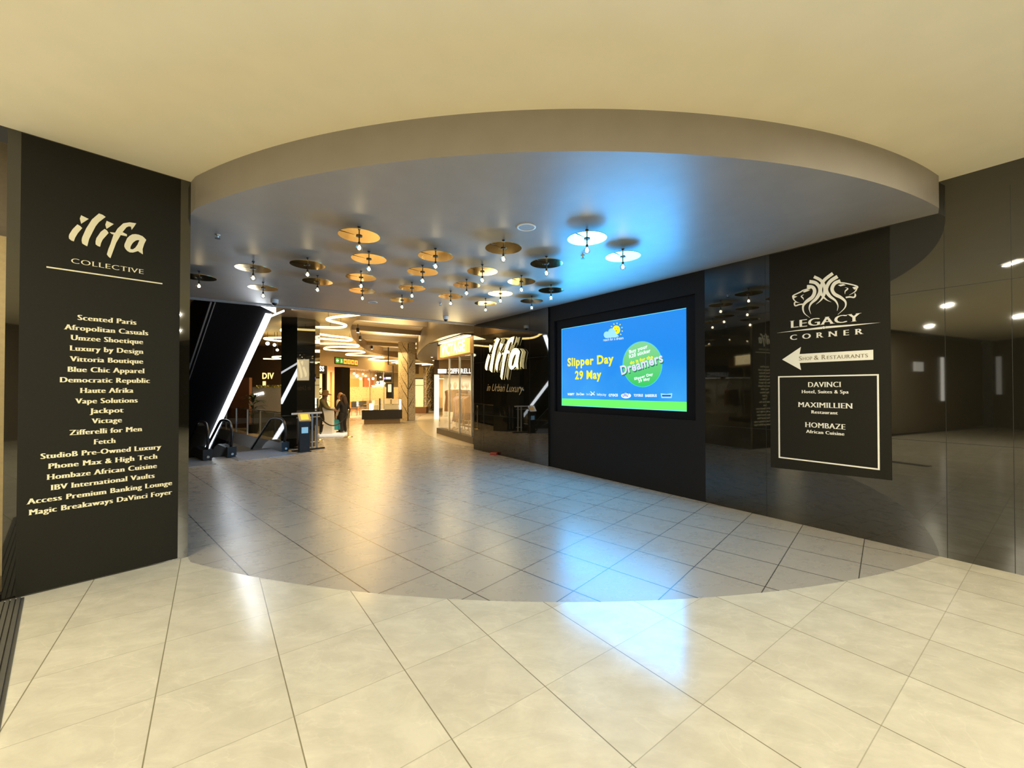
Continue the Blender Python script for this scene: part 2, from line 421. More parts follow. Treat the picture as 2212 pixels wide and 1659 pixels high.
# lit shop front left of the pillar
sf = MB().box(FL.w(-.9, 1.62, -.34), (1.70, .02, 2.95), FL.x)
lb = thing('lit_window', 'pale yellow lit shop window at the left edge beside the pillar', 'window', FL.w(-.9, 0, -.34))
sf.build('pane', glow('lit_window_glow', (1.0, .86, .52), 1.6), lb)
jm = MB().box(FL.w(-.03, 1.55, -.31), (.05, .06, 3.1), FL.x); jm.box(FL.w(-.9, 3.13, -.31), (1.8, .06, .06), FL.x); jm.box(FL.w(-.9, .07, -.31), (1.8, .06, .14), FL.x)
jm.build('frame', mat('gold_frame', (.45, .36, .2), .35, .6), lb)
struct('wall_shop', MB().prism([Lw(0, -.36), Lw(-16, -.36), Lw(-16, -.6), Lw(0, -.6)], 0, 4.03), mat('taupe_wall', (.20, .165, .12), .6))
struct('wall_back', MB().prism([Lw(-15.9), Rw(15.9), Rw(16.2), Lw(-16.2)], 0, 4.03), mat('taupe_wall', (.2, .165, .12), .6))
mt = MB()
a0, a1 = FL.w(.02, 0, .03), FL.w(.02, 0, 3.4)
for k in range(7): mt.box(FL.w(-.045 + .03 * k - .04, .006, 1.75), (.022, 3.44, .012), FL.x)
mt.box(FL.w(.005, .002, 1.75), (.24, 3.44, .004), FL.x)
tag(mt.build('threshold_mat', mat('ribbed_mat', (.06, .055, .045), .7)), 'dark ribbed threshold strip on cream floor at pillar foot', 'mat')

# right wall: granite body, screen bay, proud end panel
T = .5
def bay(x0, x1, z0, z1, n0=-T, n1=0.0): return MB().prism([Rw2(x0, n0), Rw2(x1, n0), Rw2(x1, n1), Rw2(x0, n1)], z0, z1)
def Rw2(x, n): q = FR.w(x, 0, n); return (q.x, q.y)
struct('wall_right', bay(-2.601, 16, 0, 4.03), M_gran)
jt = MB()
for x in (.04, .494, 1.0, 2.0, -1.717):
    jt.box(FR.w(x, 1.9, .0005), (.004, .002, 3.8), FR.x)
for z in (2.875, 1.225): jt.box(FR.w(-.80 if z < 2 else -.8, z, .0004), (3.5, .002, .004), FR.x)
struct('trim_right', jt, M_joint)
struct('wall_far', bay(-9.66, -6.317, 0, 3.69, -T, .04), M_gran)
jf = MB()
for x in (-7.0, -9.25, -9.1): jf.box(FR.w(x, 1.84, .0405), (.004, .002, 3.6), FR.x)
for z in (2.55, 1.05): jf.box(FR.w(-8, z, .0404), (3.3, .002, .004), FR.x)
struct('trim_far', jf, M_joint)
# screen bay around the recess
SX0, SX1, SZ0, SZ1 = -6.157, -2.762, 1.279, 3.34
wb = bay(-6.317, SX0, 0, 3.69)
for a in (bay(SX1, -2.601, 0, 3.69), bay(SX0, SX1, 0, SZ0), bay(SX0, SX1, SZ1, 3.69), bay(SX0, SX1, SZ0, SZ1, -T, -.10)): wb.add(a.v, a.f)
struct('wall_screen', wb, M_char)

# lights at the back of the hall, seen only as mirror images in the right wall
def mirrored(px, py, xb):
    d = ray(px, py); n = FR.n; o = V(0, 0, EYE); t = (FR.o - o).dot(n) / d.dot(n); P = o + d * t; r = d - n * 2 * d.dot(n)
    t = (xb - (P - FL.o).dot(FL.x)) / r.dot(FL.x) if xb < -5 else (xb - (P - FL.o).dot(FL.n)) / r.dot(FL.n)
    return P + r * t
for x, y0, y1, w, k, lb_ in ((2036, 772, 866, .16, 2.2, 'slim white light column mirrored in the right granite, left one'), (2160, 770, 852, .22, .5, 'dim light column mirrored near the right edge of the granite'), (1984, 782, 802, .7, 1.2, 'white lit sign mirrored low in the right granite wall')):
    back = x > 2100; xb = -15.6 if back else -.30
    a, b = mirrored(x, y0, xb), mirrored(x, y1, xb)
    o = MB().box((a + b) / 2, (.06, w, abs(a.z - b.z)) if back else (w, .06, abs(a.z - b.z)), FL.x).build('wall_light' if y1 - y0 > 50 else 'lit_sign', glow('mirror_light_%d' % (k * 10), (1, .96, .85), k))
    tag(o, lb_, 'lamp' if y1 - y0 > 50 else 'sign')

# ------------------------------------------------------------------ shop directory on the left pillar
D = thing('shop_directory', 'tall shop directory of cream lettering on the left black pillar', 'sign', FL.w(.62, .5))
MB().slab([(.075, .012), (1.163, .012), (1.163, 4.02), (.075, 4.02)], FL, 0, .006).build('backing_panel', M_board, D)
ilifa(FL, .364, 3.148, 1, 1, .006, .012, M_vinyl, D)
put_text('caption', 'COLLECTIVE', FL, (.376, 2.953), (.874, 2.953), .046, M_vinyl, D, 'serif', .007)
MB().slab([(.227, 2.878), (1.02, 2.878), (1.02, 2.89), (.227, 2.89)], FL, .006, .009).build('underline', M_vinyl, D)
LINES = [("Scented Paris", .420, .825, 2.435), ("Afropolitan Casuals", .336, .914, 2.338), ("Umzee Shoetique", .377, .876, 2.246), ("Luxury by Design", .372, .880, 2.148), ("Vittoria Boutique", .373, .878, 2.049), ("Blue Chic Apparel", .363, .890, 1.953), ("Democratic Republic", .316, .930, 1.856), ("Haute Afrika", .440, .808, 1.758), ("Vape Solutions", .410, .840, 1.66), ("Jackpot", .506, .740, 1.566), ("Victage", .517, .727, 1.47), ("Zifferelli for Men", .378, .876, 1.372), ("Fetch", .533, .686, 1.273), ("StudioB Pre-Owned Luxury", .206, 1.025, 1.177), ("Phone Max & High Tech", .250, .996, 1.083), ("Hombaze African Cuisine", .243, .991, .987), ("IBV International Vaults", .267, .974, .89), ("Access Premium Banking Lounge", .129, 1.113, .792), ("Magic Breakaways DaVinci Foyer", .142, 1.113, .696)]
for s, x0, x1, z in LINES:
    put_text('shop_name', s, FL, (x0, z), (x1, z), .048, M_vinyl, D, 'fat', .007)

# ------------------------------------------------------------------ hotel corner sign on the right wall
def A1(x, y): return FR.px(1640 + x * .15671, 560 + y * .15671, .01)
H = thing('corner_sign', 'matt black sign board with white lions, arrow and framed restaurant list', 'sign', FR.w(-1.0, .7, 0))
MB().slab([(-1.66, .70), (-.395, .745), (-.395, 3.675), (-1.66, 3.675)], FR, 0, .008).build('backing_panel', M_board, H)
LAYER = [0]
def stroke(mb, pts, w, fr=FR, n0=.008, n1=.012, taper=(0, 0), conv=A1, k=7):
    """a brush stroke along points, width w in drawing units, thinning towards its ends"""
    LAYER[0] = (LAYER[0] + 1) % 12; n1 = n1 + LAYER[0] * .0005
    c = crom([(x, y, 0) for x, y in pts], k); m = len(c); L_, R_ = [], []
    for i, q in enumerate(c):
        t = (c[min(i + 1, m - 1)] - c[max(i - 1, 0)]); t.normalize(); f = i / (m - 1)
        ww = w
        if taper[0] and f < taper[0]: ww *= max(.06, f / taper[0])
        if taper[1] and f > 1 - taper[1]: ww *= max(.06, (1 - f) / taper[1])
        L_.append(conv(q.x - t.y * ww / 2, q.y + t.x * ww / 2)); R_.append(conv(q.x + t.y * ww / 2, q.y - t.x * ww / 2))
    vs = [fr.w(*a, n0) for a in L_] + [fr.w(*a, n0) for a in R_] + [fr.w(*a, n1) for a in L_] + [fr.w(*a, n1) for a in R_]
    fs = []
    for i in range(m - 1): fs += [(2 * m + i, 2 * m + i + 1, 3 * m + i + 1, 3 * m + i), (i, i + 1, 2 * m + i + 1, 2 * m + i), (m + i, 3 * m + i, 3 * m + i + 1, m + i + 1)]
    mb.add(vs, fs)
def poly(mb, pts, conv=A1, fr=FR, n0=.008, n1=.0118): tri_slab(mb, [conv(*q) for q in pts], fr, n0, n1)
lion = MB()
for pts, w, tp in (
    ([(1015, 195), (905, 280), (862, 350), (845, 430), (870, 500), (930, 560), (995, 590)], 42, (0, .45)),
    ([(755, 242), (840, 285), (890, 350), (905, 430), (885, 510), (845, 570), (785, 620)], 42, (0, .45)),
    ([(1080, 238), (985, 300), (935, 375), (930, 440), (975, 510), (1050, 570), (1085, 640), (1075, 712)], 46, (0, .5)),
    ([(693, 308), (775, 325), (830, 385), (835, 460), (785, 545), (715, 610), (690, 680), (713, 755)], 46, (0, .5)),
    ([(1120, 298), (1040, 335), (1005, 410), (1040, 480), (1130, 530), (1190, 590), (1180, 670), (1085, 762)], 46, (0, .5)),
    ([(660, 378), (735, 385), (765, 440), (735, 520), (650, 585), (605, 650), (620, 740), (700, 808)], 46, (0, .5))): stroke(lion, pts, w, taper=tp)
for pts, w, tp in (
    ([(705, 402), (610, 428), (570, 452), (478, 496), (464, 520), (482, 562), (520, 590), (562, 598)], 15, (0, .3)),
    ([(540, 600), (500, 592), (487, 612), (500, 642), (555, 625), (615, 618)], 17, (.2, 0)),
    ([(615, 485), (582, 512), (604, 536), (612, 562)], 16, (.4, .4)),
    ([(1110, 328), (1180, 330), (1345, 370), (1345, 405), (1318, 450), (1240, 495)], 17, (0, .3)),
    ([(1318, 465), (1326, 500), (1305, 526), (1250, 520), (1195, 528)], 20, (.2, 0)),
    ([(1180, 388), (1222, 405), (1186, 440), (1182, 482)], 17, (.4, .4))): stroke(lion, pts, w, taper=tp)
for q in ([(600, 448), (650, 420), (702, 424), (672, 440), (620, 458)], [(1085, 356), (1160, 340), (1192, 356), (1120, 374)], [(466, 503), (525, 512), (500, 528), (478, 540)], [(1285, 388), (1347, 372), (1340, 405), (1312, 420)]): poly(lion, q)
lion.build('lion_emblem', M_white, H)
put_text('name_line', 'LEGACY', FR, A1(425, 950), A1(1410, 850), .098, M_white, H, 'block', .009)
put_text('name_line', 'CORNER', FR, A1(425, 1115), A1(1440, 1030), .068, M_white, H, 'wideblock', .009)
rule = MB(); poly(rule, [(245, 1016), (870, 930), (870, 962), (560, 985)]); poly(rule, [(912, 925), (1670, 872), (1250, 922), (912, 955)]); poly(rule, [(890 + 20 * math.cos(a * .785), 942 + 20 * math.sin(a * .785)) for a in range(8)])
rule.build('divider', M_white, H)
ar = MB(); tri_slab(ar, [(-1.507, 2.197), (-1.285, 2.351), (-1.30, 2.258), (-.548, 2.258), (-.548, 2.140), (-1.30, 2.140), (-1.285, 2.045)], FR, .008, .011)
arrow = ar.build('arrow', M_white, H)
put_text('arrow_text', 'S', FR, (-1.307, 2.172), (-1.272, 2.172), .056, M_olivetxt, arrow, 'serif', .010)
put_text('arrow_text', 'HOP', FR, (-1.265, 2.172), (-1.158, 2.172), .043, M_olivetxt, arrow, 'serif', .010)
put_text('arrow_text', '&', FR, (-1.138, 2.172), (-1.085, 2.172), .056, M_olivetxt, arrow, 'serif', .010)
put_text('arrow_text', 'R', FR, (-1.058, 2.172), (-1.010, 2.172), .058, M_olivetxt, arrow, 'serif', .010)
put_text('arrow_text', 'ESTAURANTS', FR, (-1.000, 2.172), (-.596, 2.172), .043, M_olivetxt, arrow, 'serif', .010)
fm = MB(); x0, x1, z0, z1, w = -1.558, -.4995, .846, 1.969, .017
for q in ([(x0, z0), (x1, z0), (x1, z0 + w), (x0, z0 + w)], [(x0, z1 - w), (x1, z1 - w), (x1, z1), (x0, z1)], [(x0, z0 + w), (x0 + w, z0 + w), (x0 + w, z1 - w), (x0, z1 - w)], [(x1 - w, z0 + w), (x1, z0 + w), (x1, z1 - w), (x1 - w, z1 - w)]): fm.slab(q, FR, .008, .012)
fm.build('list_frame', M_white, H)
for s, a, b, z, c in (('DAVINCI', -1.206, -.856, 1.818, .066), ('Hotel, Suites & Spa', -1.281, -.782, 1.738, .042), ('MAXIMILLIEN', -1.323, -.743, 1.554, .066), ('Restaurant', -1.175, -.890, 1.475, .042), ('HOMBAZE', -1.245, -.817, 1.293, .066), ('African Cuisine', -1.236, -.828, 1.218, .042)):
    put_text('venue_name', s, FR, (a, z), (b, z), c, M_white, H, 'fat' if c < .05 else 'block', .009)

# ------------------------------------------------------------------ big halo-lit sign on the far granite
S = thing('halo_sign', 'glowing 3D script sign with gold slogan on far black granite', 'sign', FR.w(-8.2, 1.6, .04))
M_halo = glow('sign_face_glow', (1.0, .83, .38), 2.5)
ilifa(FR, -8.82, 2.28, 3.02, 2.77, .165, .170, M_halo, S)
ilifa(FR, -8.82, 2.28, 3.02, 2.77, .10, .164, mat('bronze_return', (.16, .10, .04), .4, .5), S)
ilifa(FR, -8.82, 2.28, 3.02, 2.77, .094, .099, M_halo, S)
pg = MB()
for x, z in ((-8.72, 2.5), (-8.45, 2.6), (-8.2, 2.5), (-7.9, 2.6), (-7.45, 2.55)): pg.tube([FR.w(x, z, .04), FR.w(x, z, .105)], .012, 6)
pg.build('mounting_pin', M_steel, S)
put_text('slogan', 'in Urban Luxury', FR, (-8.937, 1.735), (-7.255, 1.70), .20, M_goldtxt, S, 'script', .042)
lamp('halo_sign_light', 'AREA', FR.w(-8.25, 2.6, .25), 22, (1, .8, .45), FR.n, 1.6, .9)

# ------------------------------------------------------------------ video screen
def B8(x, y): return FR.px(1180 + x * .18081, 620 + y * .18081, -.06)
VS = thing('video_screen', 'large blue video screen recessed in the charcoal wall', 'screen', FR.w(-4.47, 1.28, -.1))
hs = MB()
for a in ((SX0, SX1, SZ0, 1.415), (SX0, SX1, 3.15, SZ1), (SX0, -5.995, 1.415, 3.15), (-2.945, SX1, 1.415, 3.15)): hs.slab([(a[0], a[2]), (a[1], a[2]), (a[1], a[3]), (a[0], a[3])], FR, -.10, -.05)
hs.build('housing', mat('screen_bezel', (.005, .006, .010), .5, spec=.15), VS)
def screen_mat():
    m, N, L, B = nt('screen_blue')
    tc = N.new('ShaderNodeTexCoord'); nz = N.new('ShaderNodeTexNoise'); nz.inputs['Scale'].default_value = 1.6; nz.inputs['Detail'].default_value = 5
    L.new(tc.outputs['Object'], nz.inputs[0])
    sx = N.new('ShaderNodeSeparateXYZ'); L.new(tc.outputs['Object'], sx.inputs[0])
    mr = N.new('ShaderNodeMapRange'); mr.inputs[1].default_value = 2.9; mr.inputs[2].default_value = 1.5; L.new(sx.outputs[2], mr.inputs[0])
    ml = N.new('ShaderNodeMath'); ml.operation = 'MULTIPLY'; L.new(mr.outputs[0], ml.inputs[0]); L.new(nz.outputs['Fac'], ml.inputs[1])
    r = N.new('ShaderNodeValToRGB'); r.color_ramp.elements[0].color = (*s2l(14, 142, 244), 1); r.color_ramp.elements[1].color = (*s2l(60, 172, 250), 1)
    r.color_ramp.elements[0].position = .12; r.color_ramp.elements[1].position = .7
    L.new(ml.outputs[0], r.inputs[0]); L.new(r.outputs[0], B.inputs['Emission Color']); B.inputs['Emission Strength'].default_value = 1.0
    B.inputs['Base Color'].default_value = (.01, .01, .02, 1); B.inputs['Roughness'].default_value = .35
    return m
N0 = -.085
def flat(name, pts, m, parent, n=N0, th=.002):
    mb = MB(); tri_slab(mb, pts, FR, n, n + th); return mb.build(name, m, parent)
flat('display', [(-5.995, 1.415), (-2.945, 1.415), (-2.945, 3.15), (-5.995, 3.15)], screen_mat(), VS, -.09, .004)
flat('grass_band', [(-5.99, 1.418), (-2.95, 1.418), (-2.95, 1.575), (-5.99, 1.575)], glow('screen_green', s2l(105, 248, 100), 1), VS, -.086)
eb = MB()
for a in ((-5.995, -2.945, 1.415, 1.427), (-5.995, -5.985, 1.42, 3.15), (-2.955, -2.945, 1.42, 3.15), (-5.995, -2.945, 3.14, 3.15)): eb.slab([(a[0], a[2]), (a[1], a[2]), (a[1], a[3]), (a[0], a[3])], FR, -.086, -.082)
eb.build('bright_edge', glow('screen_edge', s2l(110, 215, 255), 1), VS)
YEL, WHT = glow('screen_yellow', s2l(255, 238, 25), 1), glow('screen_white', s2l(238, 246, 255), 1)
PALE = glow('screen_pale_blue', s2l(150, 215, 240), 1)
put_text('headline', 'Slipper Day', FR, B8(245, 945), B8(795, 905), .168, YEL, VS, 'bold', N0)
put_text('headline', '29 May', FR, B8(335, 1100), B8(648, 1092), .168, YEL, VS, 'bold', N0)
def ell(cx, cy, rx, ry, n=32, a0=0, a1=2 * math.pi, rot=0): return [B8(cx + rx * math.cos(a0 + (a1 - a0) * i / n) , cy + ry * math.sin(a0 + (a1 - a0) * i / n)) for i in range(n)]
def badge_mat():
    m, N, L, B = nt('screen_badge')
    tc = N.new('ShaderNodeTexCoord'); sx = N.new('ShaderNodeSeparateXYZ'); L.new(tc.outputs['Object'], sx.inputs[0])
    mr = N.new('ShaderNodeMapRange'); mr.inputs[1].default_value = 1.75; mr.inputs[2].default_value = 2.6; L.new(sx.outputs[2], mr.inputs[0])
    r = N.new('ShaderNodeValToRGB'); r.color_ramp.elements[0].color = (*s2l(22, 205, 90), 1); r.color_ramp.elements[1].color = (*s2l(135, 215, 150), 1)
    L.new(mr.outputs[0], r.inputs[0]); L.new(r.outputs[0], B.inputs['Emission Color']); B.inputs['Emission Strength'].default_value = 1
    B.inputs['Base Color'].default_value = (0, .05, .02, 1)
    return m
bd = flat('badge', ell(1140, 922, 238, 275, 48), glow('screen_cyan', s2l(70, 195, 245), 1), VS, N0, .002)
bf = flat('badge_face', ell(1140, 922, 232, 269, 48), badge_mat(), bd, N0 + .002, .002)
n1 = N0 + .004
put_text('badge_text', 'Buy your', FR, B8(985, 795), B8(1205, 725), .062, WHT, bd, 'bold', n1)
put_text('badge_text', 'R20 sticker', FR, B8(985, 850), B8(1240, 775), .062, WHT, bd, 'bold', n1)
put_text('badge_text', 'do it for the', FR, B8(995, 925), B8(1268, 850), .060, YEL, bd, 'bold', n1)
put_text('badge_text', 'Dreamers', FR, B8(900, 1062), B8(1400, 905), .165, glow('screen_shadow_green', s2l(20, 120, 80), 1), bd, 'bold', n1)
put_text('badge_text', 'Dreamers', FR, B8(893, 1048), B8(1393, 890), .165, glow('screen_lilac', s2l(205, 210, 245), 1), bd, 'bold', n1 + .004)
put_text('badge_text', 'Slipper Day', FR, B8(1045, 1112), B8(1268, 1052), .046, WHT, bd, 'bold', n1)
put_text('badge_text', '29 May', FR, B8(1095, 1142), B8(1232, 1105), .046, WHT, bd, 'bold', n1)
sun = flat('sun_logo', ell(828, 510, 45, 52), YEL, VS, N0)
ry = MB()
for a in range(9):
    t = -2.6 + a * .56
    if a < 9: tri_slab(ry, [B8(830 + math.cos(t + q) * r, 510 + math.sin(t + q) * r * 1.12) for q, r in ((-.06, 62), (.06, 62), (.06, 76), (-.06, 76))], FR, N0, N0 + .002)
ry.build('sun_rays', YEL, sun)
fc = MB()
for q in (ell(815, 500, 4, 6, 10), ell(845, 497, 4, 6, 10), [B8(815, 520), B8(838, 517), B8(833, 528), B8(822, 530)]): tri_slab(fc, q, FR, N0 + .002, N0 + .004)
fc.build('sun_face', glow('screen_ochre', s2l(150, 110, 10), 1), sun)
cl = MB()
for k_c, q in enumerate((ell(715, 570, 36, 40), ell(775, 545, 45, 52), ell(815, 575, 28, 28), [B8(700, 572), B8(830, 560), B8(840, 590), B8(820, 600), B8(705, 609), B8(690, 600)])): tri_slab(cl, q, FR, N0 + .004, N0 + .006 + .0006 * k_c)
cl.build('cloud_logo', PALE, VS)
put_text('logo_caption', 'reach for a dream', FR, B8(673, 648), B8(912, 622), .055, WHT, VS, 'sans', N0)
def C7(x, y): return FR.px(1190 + x * .14014, 820 + y * .14014, -.06)
for s, a, b, yb, c, st in (('WIMPY', 245, 352, 243, .05, 'bold'), ('Dis-Chem', 382, 500, 240, .05, 'bold'), ('Dis-Chem', 535, 628, 240, .04, 'sans'), ('baby', 700, 770, 245, .05, 'sans'), ('city', 770, 842, 250, .05, 'sans'), ('crocs', 880, 1020, 258, .07, 'bold'), ("TOYSRUS", 1265, 1408, 262, .045, 'bold'), ("BABIESRUS", 1442, 1620, 266, .045, 'bold')):
    put_text('sponsor_name', s, FR, C7(a, yb), C7(b, yb), c, WHT, VS, st, N0)
cz = flat('sponsor_oval', [C7(1146 + 76 * math.cos(i * .2618), 247 + 42 * math.sin(i * .2618)) for i in range(24)], WHT, VS, N0)
put_text('sponsor_name', 'CRAZY', FR, C7(1090, 262), C7(1200, 258), .07, glow('screen_navy', s2l(20, 80, 190), 1), cz, 'bold', N0 + .002)
pn = flat('sponsor_plate', [C7(1680, 212), C7(1770, 222), C7(1858, 210), C7(1848, 284), C7(1692, 284)], PALE, VS, N0)
flat('plate_bar', [C7(1700, 235), C7(1840, 235), C7(1836, 262), C7(1704, 262)], glow('screen_navy', s2l(20, 80, 190), 1), pn, N0 + .002)
rb = MB()
for q in ([(600, 180), (640, 215), (655, 182), (662, 186), (646, 222), (668, 236), (660, 242), (630, 226), (610, 250), (600, 246), (622, 218), (594, 184)],): tri_slab(rb, [C7(*k) for k in q], FR, N0, N0 + .002)
rb.build('sponsor_figure', WHT, VS)
lamp('screen_light', 'AREA', FR.w(-4.47, 2.30, -.02), 260, (.05, .44, 1.0), FR.n, 2.9, 1.6)

# ------------------------------------------------------------------ brass disc lights under the passage ceiling
DISCS = [(776, 509), (797, 559), (780, 599), (783, 628), (664.5, 572), (686, 608), (547, 580), (568.5, 622), (430, 599), (941, 553), (913, 587), (890, 622), (868.5, 648), (1087.5, 536), (1042, 586), (1008, 616), (973.5, 640), (1180.5, 569), (1126.5, 608), (1081, 634), (1049, 655), (1268, 515), (1345.5, 554), (1190.5, 627), (1148.5, 650)]
DL = ['largest brass disc light, nearest the camera left of centre', 'brass disc light directly below the largest left of centre', 'third brass disc light down the column below the largest', 'lowest brass disc light of the column below the largest', 'dull bronze disc light left of the largest, right of the pale pair', 'bronze disc light with bright right rim below another bronze disc', 'pale disc light furthest up of the two near the white strip', 'pale disc light just above the white ceiling camera', 'leftmost disc light, partly hidden by the black pillar', 'bright yellow disc light in the upper middle of the cluster', 'gold disc light below left of the bright yellow middle one', 'gold disc light with sparkles, second lowest of its slanted row', 'smallest gold disc light right of the small ceiling ring', 'bronze disc light below the round white ceiling speaker', 'two-tone gold disc light in the centre of the cluster', 'gold disc light below the central two-tone disc', 'small gold disc light above the far ceiling camera', 'grey reflecting disc light with flaring bulb right of the speaker', 'gold striped disc light between grey discs, right of centre', 'brightest golden rippled disc light near the far edge', 'dull small disc light at the far edge beside the granite corner', 'blue mirrored disc light right of the ceiling speaker', 'rightmost disc light mirroring white, yellow and blue', 'dark grey disc light nearest the right wall', 'small dark disc light below the dark grey one by the wall']
M_fil = glow('filament_glow', (1.0, .80, .46), 60)
def disc_proto():
    t = thing('disc_light', DL[0], 'lamp', (0, 0, 0), 'brass disc lights under the grey ceiling')
    R, n, gap = .232, 72, math.atan2(-.743, -.669)
    mb = MB(); vs, fs = [], []
    g = .055
    for i in range(n + 1):
        a = gap + g + (2 * math.pi - 2 * g) * i / n
        for r, z in ((.06, .004), (R, .004), (R, -.004), (.06, -.004)): vs.append((r * math.cos(a), r * math.sin(a), z))
    for i in range(n):
        for k in range(4): fs.append((4 * i + k, 4 * i + 4 + k, 4 * i + 4 + (k + 1) % 4, 4 * i + (k + 1) % 4))
    mb.add(vs, fs); mb.lathe([(.062, .0035), (.062, -.0035)], n=24, smooth=False)
    mb.build('disc', M_brass, t)
    MB().lathe([(.035, -.012), (.035, -.004)], n=20, smooth=False).build('rosette', M_dark, t)
    MB().lathe([(.020, .10), (.020, .094), (.006, .09), (.006, .0)], n=16).build('ceiling_rod', M_dark, t)
    MB().lathe([(.007, -.012), (.007, -.07), (.014, -.075), (.014, -.105)][::-1], n=12).build('stem', M_dark, t)
    b = MB().lathe([(.012, -.100), (.018, -.108), (.036, -.125), (.042, -.145), (.036, -.168), (.020, -.183), (.001, -.187)], n=20).build('bulb', M_bulb, t)
    MB().ball((0, 0, -.143), .019, 12, (1, 1, 1.2)).build('filament', M_fil, b)
    return t
proto = disc_proto()
for i, (x, y) in enumerate(DISCS):
    o = proto if i == 0 else copy_tree(proto)
    q = at_z(x, y, 3.59); o.location = q; o['label'] = DL[i]

# ------------------------------------------------------------------ small ceiling fittings
def ring(name, label, cat, q, r):
    t = thing(name, label, cat, (q.x, q.y, 3.69))
    MB().lathe([(r, 3.69), (r, 3.682), (r * .84, 3.680), (r * .82, 3.686)], (q.x, q.y, 0), 32).build('rim', M_plast, t)
    MB().lathe([(r * .83, 3.689), (r * .83, 3.684)], (q.x, q.y, 0), 32, False).build('grille', M_grill, t)
ring('ceiling_speaker', 'round white ceiling speaker between the disc lights', 'speaker', at_z(1137, 491, 3.685), .112)
ring('ceiling_vent', 'small flush white ring in the ceiling near the far edge', 'vent', at_z(805, 653, 3.685), .10)
for (x, y), lb_ in (((470, 512), 'lone sprinkler head on the ceiling near the left pillar'), ((1259, 556), 'sprinkler head below the blue mirrored disc light'), ((951, 658), 'sprinkler head on ceiling above the far ceiling camera')):
    q = at_z(x, y, 3.66); t = thing('sprinkler', lb_, 'sprinkler', (q.x, q.y, 3.69), 'ceiling sprinklers')
    MB().lathe([(.03, 3.69), (.03, 3.684), (.012, 3.68), (.010, 3.65)], (q.x, q.y, 0), 14).build('body', M_steel, t)
    MB().lathe([(.028, 3.642), (.028, 3.638)], (q.x, q.y, 0), 14, False).build('deflector', M_dark, t)
for (x, y), lb_ in (((593, 650), 'white dome camera under ceiling edge above the bright strip'), ((963, 686), 'white dome camera under ceiling edge near the tree column')):
    q = at_z(x, y, 3.66); t = thing('dome_camera', lb_, 'camera', (q.x, q.y, 3.69), 'dome cameras')
    MB().lathe([(.075, 3.69), (.075, 3.62), (.06, 3.61)], (q.x, q.y, 0), 20).build('housing', M_plast, t)
    MB().ball((q.x, q.y, 3.608), .052, 14).build('lens', M_black, t)
for x, y in HALL_LAMPS:  # fittings for the mirrored downlights and the added ones alike
    t = thing('ceiling_downlight', 'recessed linear downlight in the cream ceiling behind the viewpoint', 'lamp', (x, y, 4.03), 'downlights of the cream hall')
    MB().box((x, y, 4.022), (.40, .16, .016)).build('frame', M_plast, t)
    MB().box((x, y, 4.010), (.33, .09, .010)).build('diffuser', glow('downlight_glow', (1, .86, .6), 9), t)
# ------------------------------------------------------------------ escalators and the void
M_truss = mat('black_truss_cladding', (.003, .003, .005), .6, spec=.1)
K = .64
def dz(d): return 3.74 - K * (d - 10.62)
U = thing('overhead_escalator', 'black sloping escalator underside with bright white light strip', 'escalator', ed(2.8, 10.7, 3.6))
e0, e1 = 2.16, 3.40
mb = MB()
pr = [(10.62, 3.74), (19.6, dz(19.6)), (19.6, dz(19.6) + 1.3), (12.4, 3.9), (10.62, 3.9)]
vs = [ed(e0, d, z) for d, z in pr] + [ed(e1, d, z) for d, z in pr]
mb.add(vs, [tuple(range(5)), tuple(range(5, 10))[::-1]] + [(i, 5 + i, 5 + (i + 1) % 5, (i + 1) % 5) for i in range(5)])
mb.build('truss', M_truss, U)
sl = (DD - V(0, 0, K)).normalized(); up = DE.cross(sl); up = up if up.z > 0 else -up
def along(e, d0, d1, w, h, drop): 
    c = (ed(e, d0, dz(d0)) + ed(e, d1, dz(d1))) / 2 - up * drop
    return MB().box(c, ((ed(e, d0, dz(d0)) - ed(e, d1, dz(d1))).length, w, h), sl, None, up)
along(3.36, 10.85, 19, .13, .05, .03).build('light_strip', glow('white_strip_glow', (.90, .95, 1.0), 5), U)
g = along(2.20, 10.7, 19, .03, .04, .02); g2 = along(2.27, 10.7, 19, .02, .04, .02); g.add(g2.v, g2.f)
g.build('edge_profile', mat('dull_aluminium', (.30, .30, .30), .45, .6), U)
mb = MB().box((ed(3.36, 10.9, 3.50) + ed(3.62, 10.6, 3.66)) / 2, ((ed(3.36, 10.9, 3.5) - ed(3.62, 10.6, 3.66)).length, .035, .035), (ed(3.62, 10.6, 3.66) - ed(3.36, 10.9, 3.5)))
mb.build('short_light_strip', glow('white_strip_glow', (.9, .95, 1), 5), U)
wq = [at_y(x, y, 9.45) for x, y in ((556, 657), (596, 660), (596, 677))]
m = MB(); m.add(wq + [q + DD * .02 for q in wq], [(0, 1, 2), (5, 4, 3), (0, 3, 4, 1), (1, 4, 5, 2), (2, 5, 3, 0)]); m.build('lit_end_plate', MATS['white_strip_glow'], U)  # white end plate; the strip's light falling on it is put in as emission
lamp('strip_light', 'AREA', ed(3.55, 12.2, 2.65), 20, (.86, .92, 1.0), DE * .8 - up * .6, .2, 3.2)
lamp('strip_light', 'AREA', ed(3.1, 11.6, 2.9), 16, (.86, .92, 1.0), -up, .2, 3.0)

